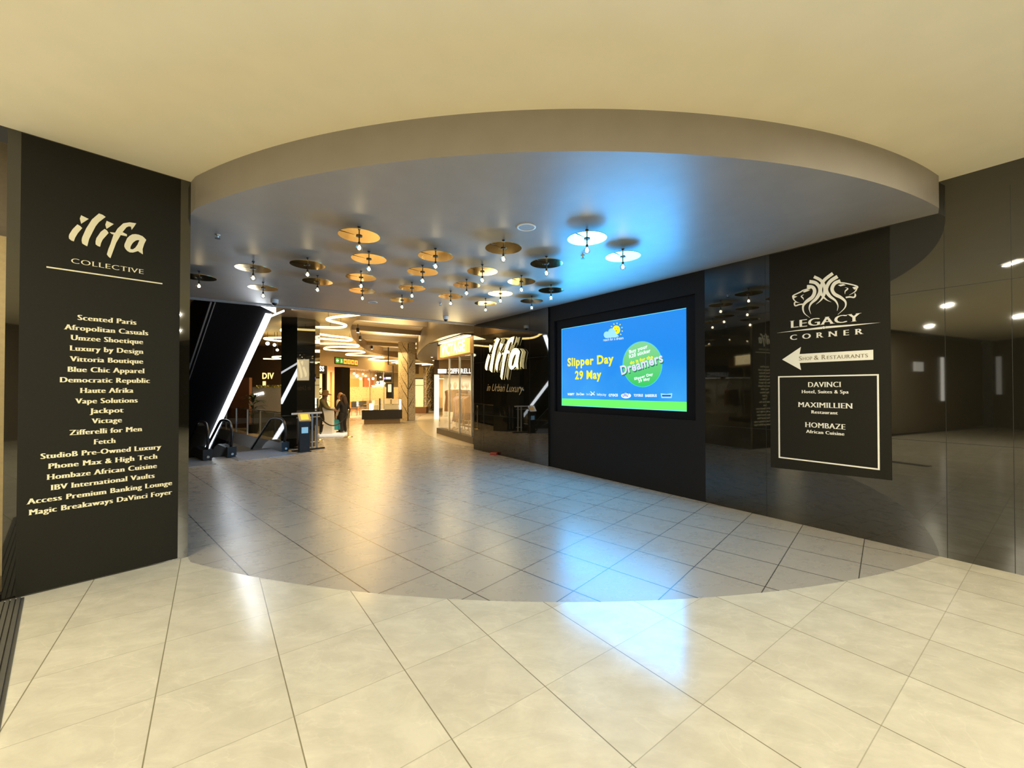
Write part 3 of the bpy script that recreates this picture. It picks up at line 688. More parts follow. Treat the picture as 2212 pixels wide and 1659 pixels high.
HR = [(.06, .26), (-.05, .45), (-.03, .68), (.10, .86), (.32, .93), (.75, .935), (1.05, .90), (1.30, .79), (1.55, .64), (2.2, .265), (8.5, -3.38)]
SK = [(-.02, 0), (-.02, .20), (.10, .25), (.95, .27), (1.30, .16), (1.6, -.01), (8.5, -3.99)]
M_rubber = mat('black_handrail', (.014, .014, .015), .3)
M_step = mat('grey_step', (.12, .12, .12), .45, .5)
def balustrade(e, d0, parent):
    rail = crom([(t, z, 0) for t, z in HR], 6)
    MB().tube([ed(e, d0 + q.x, q.y) for q in rail], .035, 8).build('handrail', M_rubber, parent)
    top = [(q.x + .02, q.y - .02) for q in rail]
    bot = [(t, z) for t, z in SK[2:]][::-1]
    pts = [(q[0], q[1]) for q in top] + bot
    from mathutils.geometry import tessellate_polygon
    tr_ = tessellate_polygon([[V(x, y, 0) for x, y in pts]]); k = len(pts)
    m = MB(); m.add([ed(e - .006, d0 + x, y) for x, y in pts] + [ed(e + .006, d0 + x, y) for x, y in pts], [tuple(t) for t in tr_] + [tuple(i + k for i in t) for t in tr_] + [(i, (i + 1) % k, k + (i + 1) % k, k + i) for i in range(k)])
    m.build('glass_panel', M_bal, parent)
    sk = SK + [(8.5, -4.5), (1.6, -.45), (1.1, -.30), (-.02, -.02)]
    tr_ = tessellate_polygon([[V(x, y, 0) for x, y in sk]]); k = len(sk); m = MB()
    m.add([ed(e - .09, d0 + x, y) for x, y in sk] + [ed(e + .09, d0 + x, y) for x, y in sk], [tuple(t) for t in tr_] + [tuple(i + k for i in t) for t in tr_] + [(i, (i + 1) % k, k + (i + 1) % k, k + i) for i in range(k)])
    m.box(ed(e, d0 + .02, .17), (.16, .20, .22), DD)
    m.build('skirt', M_black, parent)
    MB().tube([ed(e, d0 - .05, .10), ed(e, d0 - .10, .10)], .03, 10).build('sensor', M_steel, parent)
def escalator(ea, eb_, d0, label):
    t = thing('escalator', label, 'escalator', ed((ea + eb_) / 2, d0), 'escalators going down')
    balustrade(ea, d0, t); balustrade(eb_, d0, t)
    m = MB(); w = eb_ - ea - .2
    for k in range(17):
        d = d0 + 1.15 + .4 * k; z = -.02 - .23 * k
        m.box(ed((ea + eb_) / 2, d, z - .12), (.4, w, .24), DD)
    m.build('steps', M_step, t)
    lp = MB().box(ed((ea + eb_) / 2, d0 + .05, .006), (1.55, eb_ - ea + .05, .012), DD)
    for k in range(12): lp.box(ed((ea + eb_) / 2, d0 - .65 + .12 * k, .0125), (.03, w, .004), DD)
    lp.build('landing_plate', mat('ribbed_steel_plate', (.40, .40, .42), .35, .7), t)
    return t
escalator(1.25, 2.52, 12.50, 'black escalator head going down beside the left granite pillar')
escalator(3.06, 4.35, 12.62, 'black escalator head going down, next to the blue-black square pillar')
struct('trim_void', MB().box(ed(4.96, 18.5, -.24), (11, .03, .46), DD), mat('white_fascia', (.88, .86, .84), .4))
lw_ = thing('lit_wall_patch', 'pale lower wall, its light put in as glow, low at left behind the escalator handrail', 'panel', at_y(414, 960, 13.2))
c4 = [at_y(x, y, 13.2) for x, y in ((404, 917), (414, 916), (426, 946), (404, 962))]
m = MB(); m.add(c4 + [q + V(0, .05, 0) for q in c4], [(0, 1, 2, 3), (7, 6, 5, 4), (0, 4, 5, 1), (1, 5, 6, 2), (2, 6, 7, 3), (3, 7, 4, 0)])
m.build('pane', glow('pale_wall_glow', (1, .88, .62), 1.2), lw_)  # piece of lower floor wall; the light on it is put in as emission
rl = thing('glass_railing', 'glass railing with steel posts along the escalator void', 'railing', ed(5.0, 17.5))
for k in range(6):
    d = 13.95 + 1.5 * k
    MB().box(ed(5.0, d + .75, .53), (1.42, .012, .86), DD).build('glass_panel', M_bal, rl)
    MB().box(ed(5.0, d, .5), (.03, .05, 1.0), DD).build('post', M_steel, rl)
MB().box(ed(5.0, 18.4, 1.0), (9.0, .05, .03), DD).build('top_rail', M_steel, rl)

# blue-black pillar, barrier and ticket post
PN, PT = V(.793, -.609, 0), V(.609, .793, 0)      # the pillar's right hand face: normal and run
PM = V(-6.48, 12.34, 0); PLf = PM + V(-.991, -.13, 0) * .45
oct_ = [PM + PT * .55, PM, PLf, PLf + V(-.38, .92, 0) * 1.0, PM + PT * .55 + V(-.25, .97, 0) * .7]
struct('pillar', MB().prism([(q.x, q.y) for q in oct_], 0, 3.95), M_gran, 'angular polished black pillar behind the barrier')
B0 = V(-6.20, 11.70, 0); bq = lambda t, z=0: B0 + PT * t + V(0, 0, z)
br = thing('barrier', 'low steel barrier with pale top rail in front of the black pillar', 'barrier', bq(.35))
MB().box(bq(.35, 1.075), (.86, .06, .05), PT).build('top_rail', M_plast, br)
MB().box(bq(.40, .02), (.92, .12, .04), PT).build('base_plate', M_dark, br)
MB().tube([bq(.05, .96), bq(.72, .96)], .014, 8).build('lower_rail', M_steel, br)
MB().tube([bq(.45, .22), bq(.72, .22)], .012, 8).build('lower_rail', M_steel, br)
for t in (.12, .50, .64): MB().box(bq(t, .54), (.05, .02, 1.04), PT).build('post', M_steel, br)
tk = thing('kiosk', 'slim black pedestal with orange tilted screen and blue notice', 'kiosk', at_z(656, 976, 0))
kc = at_z(656.5, 976, 0); kx = V(.75, .66, 0).normalized(); ky = V(-kx.y, kx.x, 0)
MB().box(kc + V(0, 0, .45), (.27, .16, .90), kx).build('body', M_black, tk, .01)
MB().box(kc + V(0, 0, .012), (.34, .22, .024), kx).build('foot', M_black, tk)
hn = (ky * -.75 + V(0, 0, .65)).normalized(); hu = (V(0, 0, 1) - hn * hn.z).normalized()
hc = kc + V(0, 0, .975) - ky * .02
hd = MB().box(hc, (.31, .27, .05), kx, hu, hn).build('head', M_steel, tk)
MB().box(hc + hn * .028, (.20, .19, .006), kx, hu, hn).build('screen', glow('orange_screen', s2l(250, 190, 70), 1.1), hd)
MB().box(kc - ky * .083 + V(0, 0, .62), (.17, .006, .17), kx).build('notice', glow('blue_notice', s2l(150, 205, 235), .55), tk)

# ------------------------------------------------------------------ mall beyond: ceilings
oval = [(-4.2, 11.2), (-4.54, 12.15), (-5.33, 13.64), (-5.94, 15.04), (-6.67, 17.08), (-7.46, 19.85), (-8.16, 23.11), (-8.31, 25.6), (-7.94, 28.52), (-6.3, 31.6), (-3, 33.4), (2.5, 34)]
oc = [(q.x, q.y) for q in crom([(x, y, 0) for x, y in oval], 6)]
struct('ceiling_mall', MB().prism([(-24, 3.0), (-9.45, 6.86)] + oc + [(2.5, 44), (-24, 44)], 3.95, 4.45), M_wood)
struct('ceiling_oval', MB().prism(oc + [(2.5, 12.4), (-1.0, 12.35)], 4.45, 4.6), mat('warm_white_ceiling', (.78, .66, .48), .7))
bmx = MB()
for d in (11.9, 14.6, 17.6, 20.8, 24.2, 27.5):
    q0 = V(-4.4 - (d - 11.9) * .28, 12.0 + (d - 11.9) * .86, 0)
    bmx2 = MB().box(q0 + DE * 2.8 + V(0, 0, 4.35), (7.0, .14, .20), V(.79, .61, 0)); bmx.add(bmx2.v, bmx2.f)
struct('trim_beams', bmx, mat('brown_beam', (.27, .215, .14), .6))
bk = [(-1.05, 12.5), (-1.9, 13.3), (-2.62, 14.5), (-3.35, 16.2), (-3.95, 18.0), (-4.62, 20.2), (-5.35, 23.0), (-5.9, 26.5), (-5.8, 29.5), (-4.8, 32.5), (-2, 34)]
kc_ = [(q.x, q.y) for q in crom([(x, y, 0) for x, y in bk], 5)]
struct('ceiling_bulkhead', MB().prism(kc_ + [(2.5, 34), (2.5, 12.5)], 3.56, 4.44), mat('brown_bulkhead', (.13, .10, .058), .5))
for x, y in ((933, 772), (936, 779)):
    q = at_z(x, y, 3.55); t = thing('recessed_spotlight', 'tiny recessed spotlight under the brown curved bulkhead', 'lamp', (q.x, q.y, 3.56), 'recessed spotlights under the bulkhead')
    MB().lathe([(.06, 3.56), (.055, 3.552)], (q.x, q.y, 0), 14).build('lens', glow('spot_lens', (1, .9, .6), 5), t)
# neon line winding along the oval edge
NE = [(-4.31, 11.57), (-4.66, 11.76), (-5.08, 11.95), (-5.55, 12.3), (-5.66, 12.67), (-5.54, 13.13), (-5.53, 13.62), (-5.94, 14.08), (-6.76, 14.01), (-7.6, 14.1), (-8.3, 14.7), (-8.2, 15.3), (-7.55, 15.66), (-7.19, 16.36), (-6.8, 16.93), (-6.91, 17.64), (-7.22, 17.97), (-7.7, 17.53), (-8.26, 17.12), (-9.2, 16.9), (-10.35, 17.1), (-10.3, 18.0), (-9.17, 19.02), (-8.13, 19.14), (-7.5, 19.65), (-7.63, 20.34), (-7.99, 20.77), (-8.76, 20.62), (-9.48, 20.92), (-9.96, 21.69), (-9.9, 22.18), (-9.35, 22.7), (-8.5, 22.9), (-8.58, 23.81), (-9.14, 24.4), (-9.97, 24.81), (-10.32, 25.68), (-9.6, 26.14), (-8.71, 26.86), (-8.73, 27.88), (-9.33, 28.15), (-10.25, 29.28), (-10.22, 30.18), (-9.42, 30.82), (-8.54, 31.2), (-8.9, 32.6), (-9.9, 33.6), (-9.2, 34.6), (-7.6, 34.6), (-6.9, 35.6), (-8, 36.4)]
nz_ = 3.755
ncv = [V(EYE * 0 + q.x * .931, q.y * .931, nz_) for q in crom([(x, y, 0) for x, y in NE], 7)]
nl = thing('neon_light', 'winding warm neon tube hanging under the timber ceiling', 'lamp', (ncv[0].x, ncv[0].y, 3.95))
MB().tube(ncv, .036, 8).build('tube', glow('neon_glow', (1.0, .74, .26), 7), nl)
hg = MB()
for k in range(4, len(ncv), 16): hg.tube([ncv[k], (ncv[k].x, ncv[k].y, 3.95)], .005, 5)
hg.build('hanger', M_dark, nl)
k_ = .12658
for (x, y, z_), lb_ in (((735, 420, 4.2), 'black cylinder spotlight on the nearest brown ceiling beam'), ((775, 555, 4.2), 'black cylinder spotlight below the first, near the neon curve'), ((975, 715, 4.2), 'third black cylinder spotlight along the oval ceiling edge'), ((1195, 798, 4.2), 'furthest black cylinder spotlight, left of the tree column'), ((100, 805, 3.8), 'black cylinder spotlight beside the pillar above the white sign')):
    q = at_z(680 + x * k_, 660 + y * k_, z_); t = thing('cylinder_spotlight', lb_, 'lamp', (q.x, q.y, z_ + .08), 'black cylinder spotlights')
    top = 4.45 if z_ > 4 else 3.95
    MB().lathe([(.055, z_ - .09), (.06, z_ - .09), (.06, z_ + .09), (.012, z_ + .09), (.012, top)], (q.x, q.y, 0), 14).build('body', M_black, t)
    MB().lathe([(.05, z_ - .092), (.05, z_ - .10)], (q.x, q.y, 0), 14, False).build('lens', glow('spot_lens', (1, .9, .6), 5), t)

# ------------------------------------------------------------------ mall: left shop fronts
FM = Frame((-10.85, 20.6), (1.45, 8.9))
mx = lambda x, y=839, n=0: FM.px(x, y, n)[0]
M_peach = mat('peach_plaster', (.40, .285, .17), .6)
def P2(fr, x, n): q = fr.w(x, 0, n); return (q.x, q.y)
def fbox(fr, x0, x1, z0, z1, n0, n1): return MB().prism([P2(fr, x0, n0), P2(fr, x1, n0), P2(fr, x1, n1), P2(fr, x0, n1)], z0, z1)
struct('wall_mall', fbox(FM, mx(636), 16, 3.08, 3.95, -.3, 0), M_peach)
ib = fbox(FM, mx(636), 16, 0, 3.6, -4.2, -4.0); q = fbox(FM, mx(636), 16, 3.4, 3.5, -4, -.3); ib.add(q.v, q.f)
struct('wall_interior', ib, mat('warm_interior_wall', (.72, .52, .30), .6))
xs = {k: mx(k) for k in (640, 682, 700, 703, 734, 752, 757, 800, 830, 862)}
s1 = thing('shop_sign', 'white lit letters on black header right of the black pillar', 'sign', FM.w(xs[700], 2.7))
fbox(FM, xs[640], xs[703], 2.62, 3.07, -.1, .10).build('header', M_black, s1)
a, b = FM.px(684, 804, .1), FM.px(700, 804, .1)
put_text('letters', 'ESS', FM, (a[0], 2.76), (b[0], 2.76), .26, glow('white_letters_glow', (1, .97, .9), 2.2), s1, 'bold', .102)
fbox(FM, xs[703] - .16, xs[703], 0, 2.62, -.1, .1).build('jamb', M_black, s1)
struct('column_dark', fbox(FM, xs[734], xs[752], 0, 3.08, -.35, .12), M_gran, 'dark polished column between the two lit shop fronts')
ex = thing('exit_sign', 'green and orange lit wayfinding sign on the peach bulkhead', 'sign', FM.w(mx(748), 3.3))
(ax, az_), (bx_, bz_) = FM.px(724, 788, .05), FM.px(773, 788, .05)
ez0, ez1 = FM.px(748, 788, .05)[1], FM.px(748, 774, .05)[1]
fbox(FM, ax, bx_, ez0, ez1, .0, .05).build('casing', M_dark, ex)
w6 = (bx_ - ax) / 6
for k in range(6):
    c = s2l(70, 150, 50) if k < 2 else s2l(255, 190, 60)
    fbox(FM, ax + w6 * (k + .08), ax + w6 * (k + .92), ez0 + .05, ez1 - .05, .05, .06).build('light_tile', glow('tile_green' if k < 2 else 'tile_amber', c, 1.0), ex)
hh = ez1 - ez0
for k, pts in enumerate(([(.2, .5), (.5, .8), (.5, .62), (.8, .62), (.8, .38), (.5, .38), (.5, .2)], [(.35, .2), (.5, .5), (.42, .7), (.55, .85), (.62, .7), (.6, .5), (.75, .3), (.65, .2), (.52, .42), (.45, .2)], [(.25, .3), (.75, .3), (.75, .65), (.25, .65)], [(.4, .2), (.6, .2), (.6, .8), (.4, .8)], [(.25, .3), (.75, .3), (.7, .7), (.3, .7)], [(.2, .5), (.7, .8), (.7, .2)])):
    m = MB(); tri_slab(m, [(ax + w6 * (k + u), ez0 + hh * (.1 + .8 * v)) for u, v in pts], FM, .06, .066)
    m.build('symbol', glow('symbol_white' if k < 2 else 'symbol_orange', (.95, 1, .9) if k < 2 else s2l(235, 90, 20), 1), ex)
# glazed shop with twig-patterned band
gs = thing('shop_window', 'long glazed shop front with pale twig-patterned frosted band', 'window', FM.w(xs[800], 0))
for x0, x1 in ((xs[752], xs[800]), (xs[800], xs[830]), (xs[830], xs[862] + 2)):
    fbox(FM, x0 + .02, x1 - .02, .05, 3.05, -.05, -.03).build('glass_pane', M_glass, gs)
    fbox(FM, x1 - .02, x1 + .02, 0, 3.08, -.08, 0).build('mullion', M_steel, gs)
def frosted():
    m, N, L, B = nt('frosted_twig_film')
    out = [n for n in N if n.type == 'OUTPUT_MATERIAL'][0]
    tc = N.new('ShaderNodeTexCoord'); vo = N.new('ShaderNodeTexVoronoi'); vo.feature = 'DISTANCE_TO_EDGE'; vo.inputs['Scale'].default_value = 8
    L.new(tc.outputs['Object'], vo.inputs['Vector'])
    r = N.new('ShaderNodeValToRGB'); r.color_ramp.elements[0].position = .02; r.color_ramp.elements[1].position = .05
    r.color_ramp.elements[0].color = (.55, .36, .18, 1); r.color_ramp.elements[1].color = (.85, .66, .42, 1)
    L.new(vo.outputs['Distance'], r.inputs[0])
    t = N.new('ShaderNodeBsdfTranslucent'); d = N.new('ShaderNodeBsdfDiffuse'); tr_ = N.new('ShaderNodeBsdfTransparent')
    L.new(r.outputs[0], t.inputs[0]); L.new(r.outputs[0], d.inputs[0])
    m1 = N.new('ShaderNodeMixShader'); m1.inputs[0].default_value = .5; L.new(t.outputs[0], m1.inputs[1]); L.new(d.outputs[0], m1.inputs[2])
    m2 = N.new('ShaderNodeMixShader'); m2.inputs[0].default_value = .75; L.new(tr_.outputs[0], m2.inputs[1]); L.new(m1.outputs[0], m2.inputs[2])
    L.new(m2.outputs[0], out.inputs[0]); return m
fbox(FM, xs[752] + .02, xs[862], .98, 1.9, -.028, -.024).build('frosted_band', frosted(), gs)
orange = mat('orange_panel', (.80, .26, .06), .5); brown = mat('walnut_shelf', (.22, .11, .05), .5)
for x0, x1, z0, z1, m_, nm, lb_ in ((mx(752, n=-3.9), mx(775, n=-3.9), .0, 2.6, orange, 'wall_panel', 'orange wall panel inside the glazed shop by the dark column'), (mx(786, n=-3.9), mx(806, n=-3.9), 1.6, 2.75, mat('rust_panel', (.45, .13, .05), .5), 'wall_panel', 'rust red panel behind pendant lamps in the glazed shop'), (mx(716, n=-3.9), mx(732, n=-3.9), .0, 3.0, mat('oak_panel', (.50, .27, .10), .5), 'wall_panel', 'oak panel inside the peach shop left of the dark column')):
    t = fbox(FM, x0, x1, z0, z1, -3.98, -3.86).build(nm, m_); tag(t, lb_, 'panel', 'panels inside the lit shops')
M_globe = glow('shop_globe', (1.0, .88, .62), 7)
GL = [(771, 812, 10), (779, 818, 8), (790, 812, 7), (797, 819, 7), (806, 818, 9), (816, 826, 9), (822, 815, 6), (765, 807, 7), (784, 808, 6), (812, 811, 5), (830, 828, 8)]
for i, (x, y, r) in enumerate(GL):
    n = -1.2 - (i % 3) * .8; a = FM.px(x, y, n); c = FM.w(a[0], a[1], n)
    t = thing('pendant_globe', 'glowing globe pendant hanging inside the glazed shop front', 'lamp', (c.x, c.y, 3.4), 'globe pendants in the glazed shop')
    MB().ball(c, r * .011, 12).build('globe', M_globe, t); MB().tube([c + V(0, 0, r * .011), (c.x, c.y, 3.4)], .008, 5).build('cord', M_dark, t)
for i, (x, y, w, z1) in enumerate(((818, 850, .35, 2.1), (826, 850, .3, 2.4), (808, 850, .25, 2.0))):
    c = FM.w(mx(x, n=-2.6), 0, -2.6); t = thing('display_stand', 'white lit display stand deep inside the glazed shop', 'stand', c, 'display stands in the glazed shop')
    MB().box(c + V(0, 0, z1 / 2), (w, w, z1)).build('body', mat('white_lacquer', (.85, .82, .74), .4), t); MB().box(c + V(0, 0, z1 + .03), (w * 1.15, w * 1.15, .06)).build('top', M_globe, t)
def chair(c, ang, label):
    t = thing('cafe_chair', label, 'chair', c, 'dark chairs behind the frosted glass')
    X = V(math.cos(ang), math.sin(ang), 0); Y = V(-X.y, X.x, 0)
    MB().box(c + V(0, 0, .45), (.44, .44, .05), X).build('seat', mat('grey_upholstery', (.05, .05, .048), .7), t)
    MB().box(c + Y * .21 + V(0, 0, .72), (.42, .04, .42), X).build('backrest', MATS['grey_upholstery'], t)
    for a in (-.19, .19):
        for b_ in (-.19, .19): MB().box(c + X * a + Y * b_ + V(0, 0, .215), (.03, .03, .43), X).build('leg', M_steel, t)
for x, n, lb_ in ((765, -.8, 'dark chair behind frosted glass next to the dark column'), (774, -2.2, 'dark chair behind frosted glass, second from dark column'), (784, -.8, 'dark chair behind frosted glass just left of the display counter')):
    q = FM.w(mx(x, n=n), 0, n); chair(V(q.x, q.y, 0), .2, lb_)
for x, z in ((693, 2.2), (720, 2.6), (770, 2.9), (800, 2.9), (835, 2.9)):
    q = FM.w(mx(x, n=-2), z + .3, -2); lamp('shop_interior_light', 'AREA', q, 260, (1, .76, .42), (0, 0, -1), 1.6, 1.6)

# left part of the mall behind the void
wl = MB().box((-19.5, 26.5, 2), (6, .3, 4)); struct('wall_mall_left', wl, mat('dark_brown_wall', (.10, .065, .04), .5))
xw = mx(636); struct('wall_partition', fbox(FM, xw - .12, xw, 0, 3.95, -9.5, 0), MATS['dark_brown_wall'])
struct('wall_mall_side', MB().box((-20, 20, 2), (.3, 30, 4)), MATS['dark_brown_wall'])
struct('wall_mall_end', MB().box((-5, 41, 2.2), (18, .3, 4.5)), mat('lit_yellow_wall', (.75, .58, .30), .6))
rp = MB(); a, b = at_y(500, 884, 18.9), at_y(541, 884, 18.9)
rp.box(((a.x + b.x) / 2, 18.9, 1.15), (b.x - a.x, .2, 2.3)); tag(rp.build('display_wall', mat('terracotta_panel', (.20, .085, .045), .5)), 'terracotta panel standing behind the white strip and glass railing', 'panel')
pn_ = thing('planter_box', 'tall beige planter box behind the railing, left of the pillar', 'planter', (-10.45, 17.8, 0))
MB().box((-10.45, 17.9, .93), (1.35, .7, 1.86)).build('box', mat('beige_stone', (.44, .40, .33), .5), pn_)
MB().box((-10.85, 17.53, 1.55), (.45, .02, .12), V(1, 0, .25), V(0, 1, 0), V(-.25, 0, 1)).build('light_slot', glow('slot_glow', (1, .95, .85), 3), pn_)
random.seed(3)
fo = MB()
def leaf(mb, base, d, L_, w, droop=.5, n=6):
    d = V(*d).normalized(); side = d.cross(V(0, 0, 1)); side = side.normalized() if side.length > .01 else V(1, 0, 0)
    vs = []
    for i in range(n + 1):
        t = i / n; q = V(*base) + d * (L_ * t) - V(0, 0, droop * L_ * t * t); ww = w * math.sin(math.pi * min(1, t * .92 + .08)) ** .7
        vs += [q - side * ww / 2 + V(0, 0, .15 * ww), q, q + side * ww / 2 + V(0, 0, .15 * ww)]
    fs = []
    for i in range(n): fs += [(3 * i, 3 * i + 1, 3 * i + 4, 3 * i + 3), (3 * i + 1, 3 * i + 2, 3 * i + 5, 3 * i + 4)]
    mb.add(vs, fs, True)
for k in range(90):
    leaf(fo, (-10.45 + random.uniform(-.6, .6), 17.8 + random.uniform(-.3, .3), 1.86), (random.uniform(-1, 1), random.uniform(-1, 1), random.uniform(.2, 1)), random.uniform(.12, .3), .07)
fo.build('foliage', mat('yellow_green_leaf', (.34, .33, .07), .5), pn_)
M_leaf = mat('dark_green_leaf', (.035, .06, .022), .45, var=.3)
def palm(label, c, h, n, L_, pot=.35, col=None):
    t = thing('potted_palm', label, 'plant', c)
    MB().lathe([(.16, 0), (.22, pot)], c, 18).build('pot', M_dark, t)
    MB().tube([c + V(0, 0, pot), c + V(.02, 0, h * .6)], .02, 6).build('stem', mat('bark', (.1, .07, .04), .8), t)
    m = MB()
    for k in range(n):
        a = k * 2.4; z = h * (.45 + .55 * random.random()); leaf(m, c + V(0, 0, z * .75), (math.cos(a), math.sin(a), random.uniform(.4, 1.6)), L_ * random.uniform(.7, 1.1), .12, .55)
    m.build('foliage', col or M_leaf, t)
q = at_y(547, 884, 16.6); palm('dark leafy plant behind the railing left of the beige planter', V(q.x, q.y, 0), 1.9, 26, .8)
q = at_y(687, 900, 16.6); palm('dark palm rising behind the pillar above the olive jacket', V(q.x, q.y, 0), 2.3, 18, .75)
o_ = FM.w(xw - .12, 0, -9.5); FD = Frame((o_.x, o_.y), (FM.n.x, FM.n.y))
dv = thing('lit_lettering', 'yellow lit letters on the dark wall above the beige planter', 'sign', FD.w(4, 2.4))
a, b = FD.px(567, 818), FD.px(592, 818)
put_text('letters', 'DIV', FD, (a[0], a[1]), (b[0], a[1]), .28, glow('yellow_letters', (1, .70, .22), 2.0), dv, 'bold', .01)
a = FD.px(568, 834); fbox(FD, a[0], a[0] + .16, a[1], a[1] + .24, .0, .02).build('lit_panel', MATS['yellow_letters'], dv)
for (x, y, r), lb_ in (((578, 742, .07), 'round glowing lamp just right of the white strip'), ((593, 745, .06), 'round glowing lamp between white strip and pillar'), ((599, 756, .05), 'smallest round glowing lamp beside the pillar')):
    q = at_y(x, y, 15.6); t = thing('globe_lamp', lb_, 'lamp', (q.x, q.y, 3.95), 'globe lamps left of the pillar')
    MB().ball(q, r, 14).build('globe', M_globe, t); MB().tube([q + V(0, 0, r), (q.x, q.y, 3.95)], .008, 5).build('cord', M_dark, t)

n2 = thing('neon_light', 'short warm neon zigzag left of the black pillar', 'lamp', at_y(588, 772, 16.6))
MB().tube([at_y(x, y, 16.6 + d) for x, y, d in ((569, 775, 0), (590, 775.5, .1), (606, 775, .2), (588, 771.5, .5), (590, 770.5, .7), (612, 769.5, .9))], .025, 6).build('tube', MATS['neon_glow'], n2)
q = at_y(590, 773, 16.8); MB().tube([q, (q.x, q.y, 3.95)], .005, 5).build('hanger', M_dark, n2)
# ------------------------------------------------------------------ tree-pattern columns
def twigs(name, c0, c1, scale, w):
    m, N, L, B = nt(name)
    tc = N.new('ShaderNodeTexCoord'); mp = N.new('ShaderNodeMapping'); mp.inputs['Scale'].default_value = (1, 1, .6)
    nz = N.new('ShaderNodeTexNoise'); nz.inputs['Scale'].default_value = 2; L.new(tc.outputs['Object'], nz.inputs[0])
    ad = N.new('ShaderNodeVectorMath'); ad.operation = 'MULTIPLY_ADD'; ad.inputs[1].default_value = (.5, .5, .5); L.new(nz.outputs['Color'], ad.inputs[0]); L.new(tc.outputs['Object'], ad.inputs[2])
    L.new(ad.outputs[0], mp.inputs[0])
    vo = N.new('ShaderNodeTexVoronoi'); vo.feature = 'DISTANCE_TO_EDGE'; vo.inputs['Scale'].default_value = scale; L.new(mp.outputs[0], vo.inputs['Vector'])
    r = N.new('ShaderNodeValToRGB'); r.color_ramp.elements[0].position = w; r.color_ramp.elements[1].position = w * 1.8
    r.color_ramp.elements[0].color = (*c1, 1); r.color_ramp.elements[1].color = (*c0, 1); L.new(vo.outputs['Distance'], r.inputs[0]); L.new(r.outputs[0], B.inputs['Base Color'])
    B.inputs['Roughness'].default_value = .35
    return m
Mc = V(-5.698, 22.6, 0)
tc_ = thing('tree_column', 'square cream column printed with a dark bare tree', 'column', Mc)
MB().prism([(q.x, q.y) for q in (Mc, Mc + DE * .43, Mc + DE * .43 + DD * 1.05, Mc + DD * 1.05)], 0, 4.45).build('shaft', twigs('cream_twig_print', (.60, .52, .37), (.20, .155, .10), 13, .028), tc_)
FA = Frame((Mc + DD * 1.05)[:2], (-DD)[:2]); FB = Frame(Mc[:2], DE[:2])
tk_ = MB(); ident = lambda x, y: (x, y)
stroke(tk_, [(.985, 0), (.98, 1.1), (1.0, 2.2), (.97, 3.2), (1.0, 4.3)], .085, FA, .004, .008, conv=ident)
for z in (.35, 1.2, 1.75, 2.55, 3.1, 3.7): stroke(tk_, [(.97, z), (.75, z + .28), (.5, z + .5), (.2, z + .95)], .04, FA, .004, .008, (0, .6), ident)
tk_.build('tree_print', mat('tree_ink', (.035, .028, .02), .5), tc_)
tk2 = MB()
for z in (.8, 1.75, 2.9): stroke(tk2, [(.0, z), (.15, z + .25), (.3, z + .5)], .04, FB, .004, .008, (0, .6), ident)
tk2.build('tree_print', MATS['tree_ink'], tc_)
c2 = V(-6.83, 33.6, 0)
t2 = thing('tree_column', 'round dark column printed with a pale bare tree', 'column', c2)
MB().lathe([(.44, 0), (.44, 3.56)], c2, 28).build('shaft', twigs('dark_twig_print', (.035, .03, .022), (.50, .44, .31), 9, .04), t2)
m = MB(); th = -1.75
def cyl(a, z): return c2 + V(.447 * math.cos(th + a), .447 * math.sin(th + a), z)
m.tube([cyl(-.1, .0), cyl(-.1, 1.8), cyl(-.12, 3.5)], .035, 6)
for z in (.2, 1.6, 2.9): m.tube([cyl(-.1, z), cyl(.25, z + .35), cyl(.8, z + .8)], .025, 6)
m.build('tree_print', mat('pale_ink', (.62, .54, .38), .5), t2)
# ------------------------------------------------------------------ clothing shop on the right of the mall
FV = Frame((-3.03, 16.48), (.48, -.877))
LV = 3.74
struct('floor_shop', MB().prism(kc_ + [(2.5, 34), (2.5, 12.5)], 0, .004), mat('beige_stone_floor', (.50, .42, .30), .3, var=.04, scale=2))
vs_ = thing('clothes_shop', 'glazed clothes shop front with big glowing sign beside the far black wall', 'shop', FV.w(LV / 2, 0))
fbox(FV, 0, LV, 0, .22, -.22, 0).build('plinth', mat('dark_stone_plinth', (.06, .05, .035), .4), vs_)
xv = [0, FV.px(966, 880)[0], FV.px(988, 880)[0], FV.px(1014, 880)[0], LV]
for a, b in zip(xv[:-1], xv[1:]):
    fbox(FV, a + .012, b - .012, .22, 2.95, -.10, -.085).build('glass_pane', M_glass, vs_)
for x in xv[1:-1]: fbox(FV, x - .02, x + .02, .22, 2.95, -.115, -.06).build('mullion', mat('pale_mullion', (.75, .72, .62), .4), vs_)
fbox(FV, 0, LV, 2.95, 3.52, -.20, -.02).build('sign_band', mat('oak_fascia', (.48, .27, .12), .5), vs_)
sg = fbox(FV, FV.px(956, 790)[0], FV.px(1014, 790)[0], 3.0, 3.47, -.02, .10).build('sign_box', glow('amber_sign_glow', (1.0, .62, .16), 1.35), vs_)
put_text('sign_letters', 'VICTAGE', FV, (FV.px(957, 790)[0] + .12, 3.06), (FV.px(1013, 790)[0] - .12, 3.06), .36, glow('sign_letters_glow', (1, .95, .72), 2.5), sg, 'bold', .102)
fbox(FV, -.1, LV, 3.53, 3.56, -.2, .35).build('canopy', M_dark, vs_)
fbox(FV, .8, LV - .1, 3.50, 3.528, .05, .20).build('canopy_light', glow('canopy_glow', (1, .85, .5), 5), vs_)
fbox(FV, LV - .05, LV + .3, 0, 3.55, -.4, .0).build('end_frame', M_black, vs_)
lamp('shop_sign_light', 'AREA', FV.w(2.2, 3.3, .3), 45, (1, .78, .38), FV.n, 2.2, .5)
